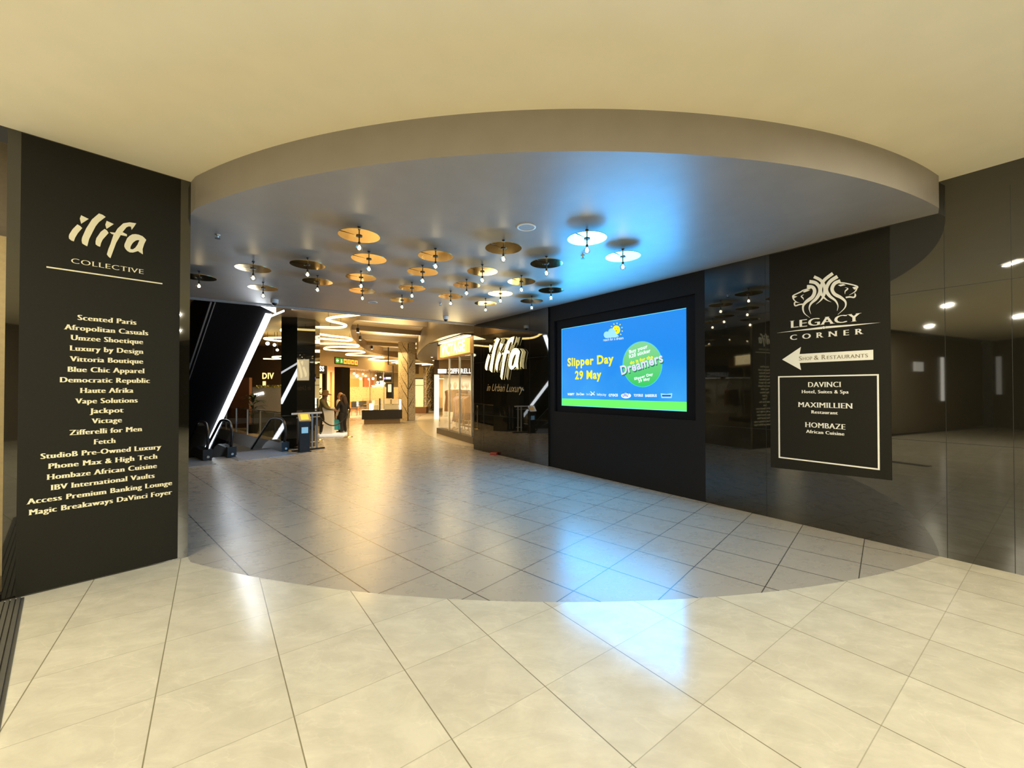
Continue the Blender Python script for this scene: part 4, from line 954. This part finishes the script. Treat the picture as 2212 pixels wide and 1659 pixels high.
for x, n in ((.9, -1.5), (2.6, -1.6), (1.6, -4.0)): lamp('clothes_shop_light', 'AREA', FV.w(x, 3.45, n), 75, (1, .90, .68), (0, 0, -1), 1.2, 1.2)
# garments
def garment(c, X, w, l, m, label, group, seed):
    random.seed(seed); Y = V(-X.y, X.x, 0); mb = MB(); vs = []; rows = 9
    prof = [(.10, 0), (.55, -.04), (1.0, -.10), (.92, -.28), (.86, -.45), (.95, -.62), (1.05, -.8), (1.12, -.93), (1.15, -1.0)]
    nn = 10
    for a, z in prof:
        for k in range(nn):
            u = k / (nn - 1) * 2 - 1; wob = .030 * math.sin(u * 9 + seed + z * 4) * (-z + .15)
            vs.append(c + X * (u * w / 2 * a) + Y * (.035 + wob) + V(0, 0, z * l + (.02 * math.sin(u * 17 + seed) if z < -.9 else 0)))
        for k in range(nn):
            u = 1 - k / (nn - 1) * 2; wob = .030 * math.sin(u * 9 + seed + 1 + z * 4) * (-z + .15)
            vs.append(c + X * (u * w / 2 * a) + Y * (-.035 + wob) + V(0, 0, z * l + (.02 * math.sin(u * 17 + seed) if z < -.9 else 0)))
    n2 = 2 * nn; fs = []
    for i in range(len(prof) - 1): fs += [(i * n2 + k, i * n2 + (k + 1) % n2, (i + 1) * n2 + (k + 1) % n2, (i + 1) * n2 + k) for k in range(n2)]
    mb.add(vs, fs, True); mb.add(vs[:n2], [tuple(range(n2))[::-1]])
    mb.tube([c, c + V(0, 0, .07), c + V(0, 0, .10) + X * .02], .006, 5)
    o = mb.build('garment', m); return tag(o, label, 'clothes', group)
fab = [mat('lilac_cloth', (.26, .20, .36), .8, var=.2, scale=14), mat('sand_cloth', (.46, .31, .18), .8, var=.3, scale=18), mat('grey_blue_cloth', (.20, .22, .28), .8, var=.2, scale=14), mat('brown_fringe_cloth', (.22, .13, .07), .85, var=.35, scale=22)]
def rack(x0, x1, n, z, label):
    t = thing('clothes_rack', label, 'rack', FV.w((x0 + x1) / 2, .22, n), 'clothes racks in the shop window')
    MB().tube([FV.w(x0, z, n), FV.w(x1, z, n)], .014, 8).build('rail', M_steel, t)
    for x in (x0, x1): MB().tube([FV.w(x, .0, n), FV.w(x, z, n)], .014, 8).build('post', M_steel, t)
    for x in (x0, x1): MB().tube([FV.w(x, .02, n - .22), FV.w(x, .02, n + .22)], .016, 8).build('foot', M_steel, t)
rack(.25, 1.75, -.75, 1.58, 'left hand steel clothes rack behind the shop glass')
rack(2.05, 3.6, -.75, 1.58, 'right hand steel clothes rack next to the black wall')
for i in range(9):
    c = FV.w(.36 + .155 * i, 1.50, -.75); garment(c, (FV.n * .9 + FV.x * (.35 + .1 * math.sin(i * 2))).normalized(), .46, 1.0 + .05 * math.sin(i * 3), fab[(0, 2, 0, 1, 3, 1, 2, 1, 3)[i]], 'lilac, sand or brown garment on the left hand rack', 'clothes on the left hand rack', i)
for i in range(9):
    c = FV.w(2.18 + .155 * i, 1.50, -.75); garment(c, (FV.n * .9 + FV.x * (.35 + .1 * math.sin(i * 2))).normalized(), .46, 1.02 + .05 * math.cos(i * 3), fab[(1, 3, 1, 2, 1, 3, 1, 0, 1)[i]], 'sand or brown fringed garment on the right hand rack', 'clothes on the right hand rack', i + 20)
# shoes and low steel stands along the window
for i in range(8):
    c = FV.w(.9 + .33 * i, .22, -.36); m = MB(); X = (FV.n * .8 + FV.x * .6 * (-1) ** i).normalized()
    m.prism([((c + X * a + V(-X.y, X.x, 0) * b).x, (c + X * a + V(-X.y, X.x, 0) * b).y) for a, b in ((-.12, -.035), (.04, -.04), (.13, -.02), (.14, .02), (.04, .045), (-.12, .04))], c.z, c.z + .03)
    m.ball(c + X * .07 + V(0, 0, .04), .045, 10, (1, 1, .7)); m.ball(c - X * .06 + V(0, 0, .07), .05, 10, (1, .9, 1.1))
    tag(m.build('shoe', mat('white_leather', (.78, .74, .66), .45)), 'pale shoe on the dark plinth behind the shop glass', 'shoe', 'shoes in the shop window')
for x in (1.35, 2.0):
    t = thing('shoe_stand', 'low steel shoe stand %s' % ('left of centre in the shop window' if x < 1.5 else 'right of centre in the shop window'), 'stand', FV.w(x, .22, -.6), 'shoe stands in the shop window')
    for z in (.40, .62): MB().box(FV.w(x, z, -.6), (.42, .26, .02), FV.x).build('shelf', M_steel, t)
    for a in (-.2, .2):
        for b in (-.12, .12): MB().box(FV.w(x + a, .43, -.6 + b), (.02, .02, .42), FV.x).build('leg', M_steel, t)
# dressed mannequins
def mannequin(c, cloth, label):
    t = thing('mannequin', label, 'mannequin', c, 'mannequins in the clothes shop')
    MB().lathe([(.16, 0), (.16, .02), (.02, .04), (.02, .85), (.15, .9), (.17, 1.0), (.13, 1.15), (.17, 1.35), (.19, 1.45), (.06, 1.53), (.045, 1.6), (.075, 1.66), (.085, 1.75), (.05, 1.84), (.01, 1.86)], c, 16).build('body', mat('white_mannequin', (.8, .76, .68), .4), t)
    MB().lathe([(.24, .55), (.23, .8), (.20, 1.05), (.18, 1.2), (.22, 1.42), (.20, 1.47), (.08, 1.52)], c, 16).build('coat', cloth, t)
black_cloth = mat('black_cloth', (.02, .019, .018), .8); tan_cloth = mat('tan_cloth', (.42, .24, .12), .8)
for i, (px_, Y, cl_, lb_) in enumerate(((971, 18.6, tan_cloth, 'mannequin in tan coat behind the left glass pane'), (983, 18.2, black_cloth, 'mannequin in black coat near the middle mullion'), (1000, 17.4, black_cloth, 'mannequin in black coat behind the right glass panes'), (1009, 17.9, mat('grey_cloth', (.2, .2, .2), .8), 'mannequin in grey coat nearest the black wall'))):
    q = at_y(px_, 850, Y); mannequin(V(q.x, q.y, .22), cl_, lb_)
struct('floor_window', fbox(FV, 0, LV, 0.0, .215, -3.2, -.22), mat('pale_wood_floor', (.55, .44, .30), .4))
# menswear shop seen through the glass
FZ = Frame((-4.6, 24.2), (1, 0))
zs = thing('menswear_shop', 'bright white shop front with white lit letters seen through the glass', 'shop', (-3, 24.3, 0))
fbox(FZ, 0, 4.2, 2.62, 3.5, -.2, 0).build('sign_band', mat('dark_brown_fascia', (.10, .07, .045), .5), zs)
fbox(FZ, 0.05, 4.2, 0, 2.62, -3.0, -2.9).build('back_wall', mat('white_shop_wall', (.82, .78, .66), .6), zs)
a, b = FZ.px(968, 805)[0], FZ.px(1020, 805)[0]
put_text('letters', 'ZIFFERELLI', FZ, (a, 2.70), (b, 2.70), .27, glow('white_letters_glow', (1, .97, .9), 2.2), zs, 'bold', .002)
fbox(FZ, a - .6, a - .1, 2.70, 2.95, 0, .02).build('lit_tile', MATS['white_letters_glow'], zs)
fbox(FZ, .0, .25, 0, 2.62, -.2, 0).build('lit_jamb', glow('jamb_glow', (1, .93, .62), 1.4), zs)
for x in (1.5, 2.6, 3.4): fbox(FZ, x, x + .06, 0, 2.62, -.1, 0).build('post', MATS['pale_mullion'], zs)
for x, z in ((.9, 1.0), (.9, 1.7), (2.1, 1.3), (2.9, 1.3)): fbox(FZ, x - .3, x + .35, z, z + .04, -2.9, -2.5).build('shelf', brown, zs)
for x in (1.0, 3.0): lamp('menswear_light', 'AREA', FZ.w(x, 2.6, -1.4), 80, (1, .94, .72), (0, 0, -1), 1.6, 1.6)

# ------------------------------------------------------------------ display counter and hanging sign in mid mall
CX, CYv = V(.96, .28, 0).normalized(), None
cc = at_z(823, 916, 0); cc = V(cc.x - .1, cc.y + .55, 0); CYv = V(-CX.y, CX.x, 0)
dc = thing('display_counter', 'glass display counter on black base left of the tree column', 'counter', cc)
MB().box(cc + V(0, 0, .12), (1.75, 1.0, .24), CX).build('plinth', mat('bronze_plinth', (.20, .14, .08), .35, .5), dc)
MB().box(cc + V(0, 0, .48), (1.95, 1.15, .46), CX).build('base', mat('black_lacquer', (.010, .008, .007), .3), dc)
MB().box(cc + V(0, 0, 1.0), (1.93, 1.13, .58), CX).build('glass_case', M_glass, dc)
MB().box(cc + V(0, 0, .98), (1.85, 1.05, .015), CX).build('shelf', glass('clear_shelf', (.95, 1, .96), .15), dc)
MB().box(cc - CX * .12 - CYv * .5 + V(0, 0, 1.0), (.07, .05, .6), CX).build('divider', M_black, dc)
MB().box(cc - CX * .55 - CYv * .3 + V(0, 0, .87), (.16, .1, .32), CX).build('lit_panel', glow('case_glow', (.9, 1, .95), 3), dc)
MB().box(cc + CX * .88 - CYv * .35 + V(0, 0, .98), (.1, .06, .5), CX).build('lit_panel', MATS['case_glow'], dc)
for i, (u, v, z, w, h) in enumerate(((.45, -.2, .72, .70, .24), (-.3, -.25, .72, .22, .22), (.25, -.2, 1.0, .28, .22), (.62, -.2, 1.0, .32, .26), (-.28, -.2, 1.0, .2, .24))):
    o = MB().box(cc + CX * u + CYv * v + V(0, 0, z + h / 2), (w, .3, h), CX).build('carton', mat('white_card', (.80, .72, .58), .6), None, .008)
    tag(o, ('long white carton at lower right inside the display counter', 'small white carton at lower left inside the display counter', 'white carton on upper shelf, left of the larger one', 'larger white carton on upper shelf at right', 'white carton on upper shelf at far left')[i], 'box', 'cartons inside the display counter')
hf = thing('hanging_sign', 'black hanging sign on a dark frame above the display counter', 'sign', cc + CX * .55 + V(0, 0, 3.95))
q0, q1 = at_y(820, 787, cc.y), at_y(849, 787, cc.y)
MB().tube([(q0.x + .45, cc.y, 3.95), (q0.x + .45, cc.y, 3.05), (q1.x, cc.y, 3.0), (q1.x, cc.y, .7)], .03, 6).build('frame', M_dark, hf)
a, b = at_y(830, 809, cc.y), at_y(846, 825, cc.y)
MB().box(((a.x + b.x) / 2, cc.y - .02, (a.z + b.z) / 2), (b.x - a.x, .08, a.z - b.z)).build('panel', M_black, hf)
FS = Frame((0, cc.y - .06), (1, 0)); fbox(FS, a.x + .1, b.x - .03, (a.z + b.z) / 2 - .05, (a.z + b.z) / 2 + .05, .002, .02).build('light_line', MATS['white_letters_glow'], hf)
fbox(FS, a.x + .01, a.x + .07, (a.z + b.z) / 2 - .06, (a.z + b.z) / 2 + .04, .002, .02).build('blue_light', glow('violet_glow', (.25, .2, 1), 2), hf)
tw = thing('display_tower', 'black framed lit tower standing on the display counter', 'stand', cc + CX * .55 + V(0, 0, 1.29))
a, b = at_y(837, 830, cc.y), at_y(848, 853, cc.y)
xm = (a.x + b.x) / 2; MB().box((xm, cc.y, 1.45), (b.x - a.x + .04, .3, .32)).build('base', M_black, tw)
for x in (a.x, b.x): MB().box((x, cc.y, 1.83), (.05, .25, .44)).build('post', M_black, tw)
MB().box((xm, cc.y, 2.05), (b.x - a.x + .05, .27, .04)).build('top', M_black, tw)
MB().box((xm, cc.y + .05, 1.82), (b.x - a.x - .05, .05, .40)).build('panel', glow('tower_glow', (1, .85, .55), 1.0), tw)
# far counter behind the tree column and lit shop front at the end
fcx = at_z(905, 893, 0); t = thing('far_counter', 'distant counter with white lit end between the two tree columns', 'counter', fcx)
MB().box(fcx + V(0, .5, .22), (1.0, .8, .44)).build('base', brown, t); MB().box(fcx + V(.05, .5, .75), (.9, .75, .6)).build('glass_case', M_glass, t); MB().box(fcx + V(-.42, .2, .8), (.12, .1, .7)).build('lit_panel', MATS['case_glow'], t)
fs_ = thing('far_shop', 'glowing yellow shop front at the far end between tree columns', 'shop', (-9.6, 39, 0))
MB().box((-8.8, 39.2, 1.35), (3.0, .1, 2.7)).build('lit_front', glow('far_shop_glow', (1, .80, .36), .95), fs_)
for x in (-10.3, -9.3, -8.3, -7.3): MB().box((x, 39.1, 1.35), (.08, .12, 2.7)).build('post', M_dark, fs_)
MB().box((-8.8, 39.1, 2.75), (3.1, .14, .12)).build('header', M_dark, fs_)
MB().box((-8.8, 39.12, 2.1), (3.0, .1, .05)).build('rail', M_dark, fs_)
rd = at_z(1066, 982, 0)
tag(MB().prism([(rd.x - .10, rd.y - .06), (rd.x + .08, rd.y - .09), (rd.x + .12, rd.y + .01), (rd.x - .05, rd.y + .04)], 0.001, .06).build('red_wedge', mat('red_rubber', (.42, .05, .03), .6), None, .01), 'small red block on the floor at the foot of the black wall', 'wedge')

# ------------------------------------------------------------------ promotion stand and people
pb0 = at_z(700, 943, 0)
PX = V(.985, .17, 0).normalized(); PY = V(-PX.y, PX.x, 0)
tag(MB().box(pb0 + PX * .12 + PY * .35 + V(0, 0, .035), (1.15, .80, .07), PX).build('platform', glow('white_platform', (1, .97, .88), .55), None, .01), 'low white lit platform under the white podium', 'platform')
po = thing('podium', 'white flared podium between the olive jacket and the two women', 'podium', pb0 + PX * .12 + PY * .35 + V(0, 0, .07))
c = pb0 + PX * .05 + PY * .35 + V(0, 0, .07); vs = []; fs = []
for i in range(9):
    t = i / 8; w = .145 + .05 * (2 * t - 1) ** 2 - .03 * t; q = c + PX * (.05 * math.sin(t * 3)) + V(0, 0, .95 * t)
    vs += [q + PX * a * w + PY * b * .18 for a, b in ((-1, -1), (1, -1), (1, 1), (-1, 1))]
for i in range(8): fs += [(4 * i + k, 4 * i + (k + 1) % 4, 4 * i + 4 + (k + 1) % 4, 4 * i + 4 + k) for k in range(4)]
m = MB(); m.add(vs, fs, False); m.add(vs[-4:], [(0, 1, 2, 3)]); m.build('body', mat('white_gloss', (.85, .83, .78), .35), po)
MB().box(c + PX * .02 + V(0, 0, .975), (.36, .40, .05), PX, None, V(-.15, 0, 1)).build('top', MATS['white_gloss'], po)
for (x, y), lb_ in (((752, 944), 'gold queue post at the right beside the woman in black'), ((686.5, 950), 'pale gold queue post beside the black pillar')):
    q = at_z(x, y, 0); t = thing('queue_post', lb_, 'queue post', q, 'gold queue posts')
    MB().lathe([(.17, 0), (.17, .015), (.03, .035)], q, 20).build('base', M_brass, t); MB().lathe([(.026, .03), (.026, .98)], q, 14).build('pole', M_brass, t); MB().lathe([(.035, .96), (.04, 1.0), (.02, 1.04)], q, 14).build('cap', M_brass, t)
qa, qb = at_z(686.5, 950, 0), at_z(752, 944, 0)
tag(MB().tube([qa.lerp(qb, k / 16) + V(0, 0, .88 - .42 * math.sin(math.pi * min(1, k / 16 * 1.0)) ** .9) for k in range(17)], .022, 8).build('rope', M_black), 'black rope sagging between the two gold queue posts', 'rope')

SKIN = [mat('brown_skin', (.28, .14, .08), .5), mat('light_skin', (.62, .38, .26), .5)]
def skinned(name, pts, edges, m, parent, root=0):
    """one continuous skinned surface over a skeleton: pts = [(position, radius)]"""
    me = bpy.data.meshes.new(name); me.from_pydata([tuple(q) for q, r in pts], edges, []); me.materials.append(m)
    o = bpy.data.objects.new(name, me); COL.objects.link(o)
    bm = bmesh.new(); bm.from_mesh(me); L_ = bm.verts.layers.skin.verify(); bm.verts.ensure_lookup_table()
    for v, (q, r) in zip(bm.verts, pts):
        v[L_].radius = r if isinstance(r, tuple) else (r, r)
    bm.verts[root][L_].use_root = True; bm.to_mesh(me); bm.free()
    sm = o.modifiers.new('skin', 'SKIN'); sm.use_smooth_shade = True
    ss = o.modifiers.new('smooth', 'SUBSURF'); ss.levels = 1; ss.render_levels = 2
    put(o, parent); return o
def person(label, loc, yaw, skin, top, legs, shoe, hair, lean=0.0, hand_l=None, hand_r=None, h=1.0, look=0.0, long_hair=True, wide=1.0, hat=None, inner=None):
    t = thing('person', label, 'person', loc)
    ca, sa = math.cos(yaw), math.sin(yaw)
    def W(x, y, z): return V(loc.x + (x * ca - y * sa) * h, loc.y + (x * sa + y * ca) * h, loc.z + z * h)   # x right, y forward
    ly = lambda z: lean * max(0, z - .95)
    J = dict(pel=(0, 0, .93), bel=(0, ly(1.10), 1.10), che=(0, ly(1.30), 1.30), nec=(0, ly(1.46) + .01, 1.46), jaw=(0, ly(1.54) + .035, 1.54), cra=(0, ly(1.63) + .025, 1.635), top=(0, ly(1.7), 1.70), nose=(0, ly(1.58) + .135, 1.575))
    for s, sd in ((1, 'r'), (-1, 'l')):
        hnd = hand_r if s > 0 else hand_l
        sh = (s * .185 * wide, ly(1.40), 1.40); J['sh' + sd] = sh
        if hnd is None: el, wr = (s * .235, ly(1.1) - .03, 1.12), (s * .235, ly(.9) + .04, .88)
        else:
            wr = hnd; mid = [(a + b) / 2 for a, b in zip(sh, wr)]; el = (mid[0] + s * .07, mid[1] - .06, mid[2] - .10)
        J['el' + sd], J['wr' + sd] = el, wr
        d = V(*[b - a for a, b in zip(el, wr)]).normalized(); J['pa' + sd] = tuple(V(*wr) + d * .08)
        sdv = d.cross(V(1, 0, 0)) if abs(d.x) < .8 else d.cross(V(0, 0, 1)); sdv.normalize()
        for k, (o_, l_) in enumerate(((-.03, .065), (-.01, .078), (.01, .072), (.03, .058))):
            b0 = V(*wr) + d * .085 + sdv * o_; J['fa%d%s' % (k, sd)] = tuple(b0 + d * l_ * .5); J['fb%d%s' % (k, sd)] = tuple(b0 + d * l_ + V(0, 0, -.015))
        J['tha' + sd] = tuple(V(*wr) + d * .03 + sdv * -.04); J['thb' + sd] = tuple(V(*wr) + d * .075 + sdv * -.062)
        J['hi' + sd] = (s * .095, 0, .88); J['kn' + sd] = (s * .10, .02, .49); J['an' + sd] = (s * .10, -.02, .09); J['to' + sd] = (s * .115, .14, .035)
    R = dict(pel=.112, bel=.098, che=.125, nec=.052, jaw=.068, cra=.088, top=.055, nose=.014)
    for sd in 'rl':
        R.update({'sh' + sd: .062, 'el' + sd: .042, 'wr' + sd: .028, 'pa' + sd: .034, 'tha' + sd: .012, 'thb' + sd: .009, 'hi' + sd: .058, 'kn' + sd: .05, 'an' + sd: .032, 'to' + sd: .022})
        for k in range(4): R['fa%d%s' % (k, sd)] = .009; R['fb%d%s' % (k, sd)] = .008
    E = [('pel', 'bel'), ('bel', 'che'), ('che', 'nec'), ('nec', 'jaw'), ('jaw', 'cra'), ('cra', 'top'), ('jaw', 'nose')]
    for sd in 'rl':
        E += [('che', 'sh' + sd), ('sh' + sd, 'el' + sd), ('el' + sd, 'wr' + sd), ('wr' + sd, 'pa' + sd), ('wr' + sd, 'tha' + sd), ('tha' + sd, 'thb' + sd), ('pel', 'hi' + sd), ('hi' + sd, 'kn' + sd), ('kn' + sd, 'an' + sd), ('an' + sd, 'to' + sd)]
        for k in range(4): E += [('pa' + sd, 'fa%d%s' % (k, sd)), ('fa%d%s' % (k, sd), 'fb%d%s' % (k, sd))]
    def make(name, keys, m, grow=0.0, over={}):
        ks = [k for k in keys]; ix = {k: i for i, k in enumerate(ks)}
        return skinned(name, [(W(*over.get(k, (J[k],))[0]) if k in over else W(*J[k]), (over[k][1] if k in over else R[k] + grow) * h) for k in ks], [(ix[a], ix[b]) for a, b in E if a in ix and b in ix], m, t)
    make('body', list(J), skin)
    tk = ['pel', 'bel', 'che'] + [a + b for b in 'rl' for a in ('sh', 'el', 'wr')]
    ov = {'pel': ((0, -.005, .85), .175), 'bel': ((0, ly(1.08), 1.08), .150)}
    for sd in 'rl': ov['wr' + sd] = (tuple(V(*J['el' + sd]).lerp(V(*J['wr' + sd]), .92)), .042)
    make('jacket', tk, top, .022, ov)
    if inner: MB().ball(W(0, ly(1.25) + .155, 1.22), .075 * h, 12, (.7, .5, 2.3)).build('blouse', inner, t)
    make('trousers', ['pel', 'bel'] + [a + b for b in 'rl' for a in ('hi', 'kn', 'an')], legs, .022, {'hir': ((.092, 0, .86), .102), 'hil': ((-.092, 0, .86), .102), 'pel': ((0, 0, .92), .132), 'bel': ((0, ly(1.0), 1.0), .125), 'anr': ((.10, -.02, .10), .072), 'anl': ((-.10, -.02, .10), .072)})
    for s in (1, -1):
        m = MB(); m.ball(W(s * .11, .07, .05), .055 * h, 12, (.85, .85, .85)); m.ball(W(s * .102, -.02, .07), .062 * h, 12, (.95, 1.0, 1.0)); m.tube([W(s * .105, -.05, .03), W(s * .115, .11, .03)], .045 * h, 10); m.build('shoe', shoe, t)
    hb = MB(); hb.ball(W(0, ly(1.64) - .012, 1.655), .108 * h, 16, (1, 1.02, 1.0))
    if long_hair:
        hb.tube([W(0, ly(1.6) - .06, 1.62), W(0, ly(1.5) - .085, 1.50), W(0, ly(1.36) - .10, 1.36), W(0, ly(1.25) - .10, 1.27)], [.095 * h, .10 * h, .085 * h, .03 * h], 12)
        for s in (1, -1): hb.tube([W(s * .075, ly(1.6) + .01, 1.63), W(s * .095, ly(1.5), 1.50), W(s * .10, ly(1.36) + .02, 1.36)], [.04 * h, .045 * h, .02 * h], 10)
    hb.build('hair', hair, t)
    fe_ = MB()
    for s in (1, -1): fe_.ball(W(s * .033, ly(1.6) + .106, 1.605), .011 * h, 8)
    fe_.build('eyes', M_black, t)
    MB().ball(W(0, ly(1.54) + .100, 1.528), .020 * h, 10, (1, .6, .4)).build('mouth', mat('lip', (.40, .12, .10), .5), t)
    er = MB()
    for s in (1, -1): er.ball(W(s * .092, ly(1.59) + .02, 1.585), .026 * h, 8, (.5, .8, 1.2))
    er.build('ears', skin, t)
    if hat:
        c = W(0, ly(1.66) + .02, 1.66); MB().lathe([(.24, -.05), (.235, -.03), (.12, .02), (.115, .10), (.08, .14), (.01, .15)], c, 20).build('hat', hat, t)
    return t, W
olive = mat('olive_jacket', (.12, .10, .035), .8, var=.2); charcoal = mat('black_trousers', (.016, .015, .015), .8)
pm = at_z(690, 941, 0)
person('person in olive jacket and brown hat leaning towards the white podium', V(pm.x, pm.y, 0), -1.35, SKIN[0], olive, charcoal, mat('green_shoe', (.03, .09, .03), .6), mat('dark_hair', (.02, .014, .01), .6), lean=.28, hand_r=(.16, .56, 1.02), hand_l=(-.16, .50, 1.02), h=.96, long_hair=False, hat=mat('brown_felt', (.13, .075, .03), .8))
pw = at_z(742, 938, 0)
person('woman in black blazer and black trousers facing the podium, arm outstretched', V(pw.x, pw.y, 0), 1.25, SKIN[1], mat('black_blazer', (.012, .011, .012), .75), charcoal, mat('black_white_shoe', (.25, .24, .23), .5), mat('brown_hair', (.06, .03, .016), .6), lean=.06, hand_l=(-.14, .42, .98), hand_r=(.22, -.06, .86), h=.90, inner=mat('cream_blouse', (.7, .6, .45), .7))
pw2 = V(pw.x - .30, pw.y + .42, 0)
_, W2 = person('woman with long fair hair and white sleeve beside the woman in black', pw2, 1.45, SKIN[1], mat('white_blouse', (.80, .74, .62), .75), charcoal, mat('black_leather', (.015, .014, .013), .4), mat('fair_hair', (.42, .20, .08), .6), lean=.02, hand_l=(-.24, .04, .74), h=.93)
hq = W2(-.24, .07, .64)
bgm = thing('carrier_bag', 'turquoise carrier bag held by the woman with fair hair', 'bag', hq - V(0, 0, .42))
vs = []
for z, w, dd in ((-.44, .15, .07), (-.42, .16, .075), (-.15, .13, .05), (-.04, .10, .02)): vs += [hq + PX * a * w + PY * b * dd + V(0, 0, z) for a, b in ((-1, -1), (0, -1.15), (1, -1), (1, 1), (0, 1.15), (-1, 1))]
m = MB(); m.add(vs, [(6 * i + k, 6 * i + (k + 1) % 6, 6 * i + 6 + (k + 1) % 6, 6 * i + 6 + k) for i in range(3) for k in range(6)], True); m.add(vs[:6], [tuple(range(6))]); m.build('body', mat('turquoise_film', (.04, .42, .55), .5), bgm)
for s in (-1, 1): MB().tube([hq + PX * -.06 + PY * .02 * s + V(0, 0, -.05), hq + V(0, 0, .03), hq + PX * .06 + PY * .02 * s + V(0, 0, -.05)], .010, 6).build('handle', MATS['turquoise_film'], bgm)

# ------------------------------------------------------------------ warm light of the mall
for x, y, e_, sz in ((-5.2, 14.2, 60, 1.2), (-6.6, 18.5, 110, 1.6), (-8.6, 19.6, 70, 1.4), (-7.4, 23.5, 140, 1.8), (-8.6, 29, 140, 1.8), (-4.2, 27, 90, 1.5), (-4.6, 12.9, 25, .6)):
    lamp('mall_ceiling_light', 'AREA', (x, y, 3.85 if x < -5 else 3.5 if x > -4 and y > 20 else 4.3), e_ * 1.4, (1, .64, .23), (0, 0, -1), sz, sz)
for x, y, e_ in ((-4.4, 15.2, 40), (-5.2, 19.5, 60), (-6.3, 25, 70)):
    lamp('oval_fill_uplight', 'AREA', (x, y, 4.05), e_ * 1.6, (1, .80, .50), (0, 0, 1), 2.2, .8)  # uplights added to brighten the oval ceiling, with no fitting of their own
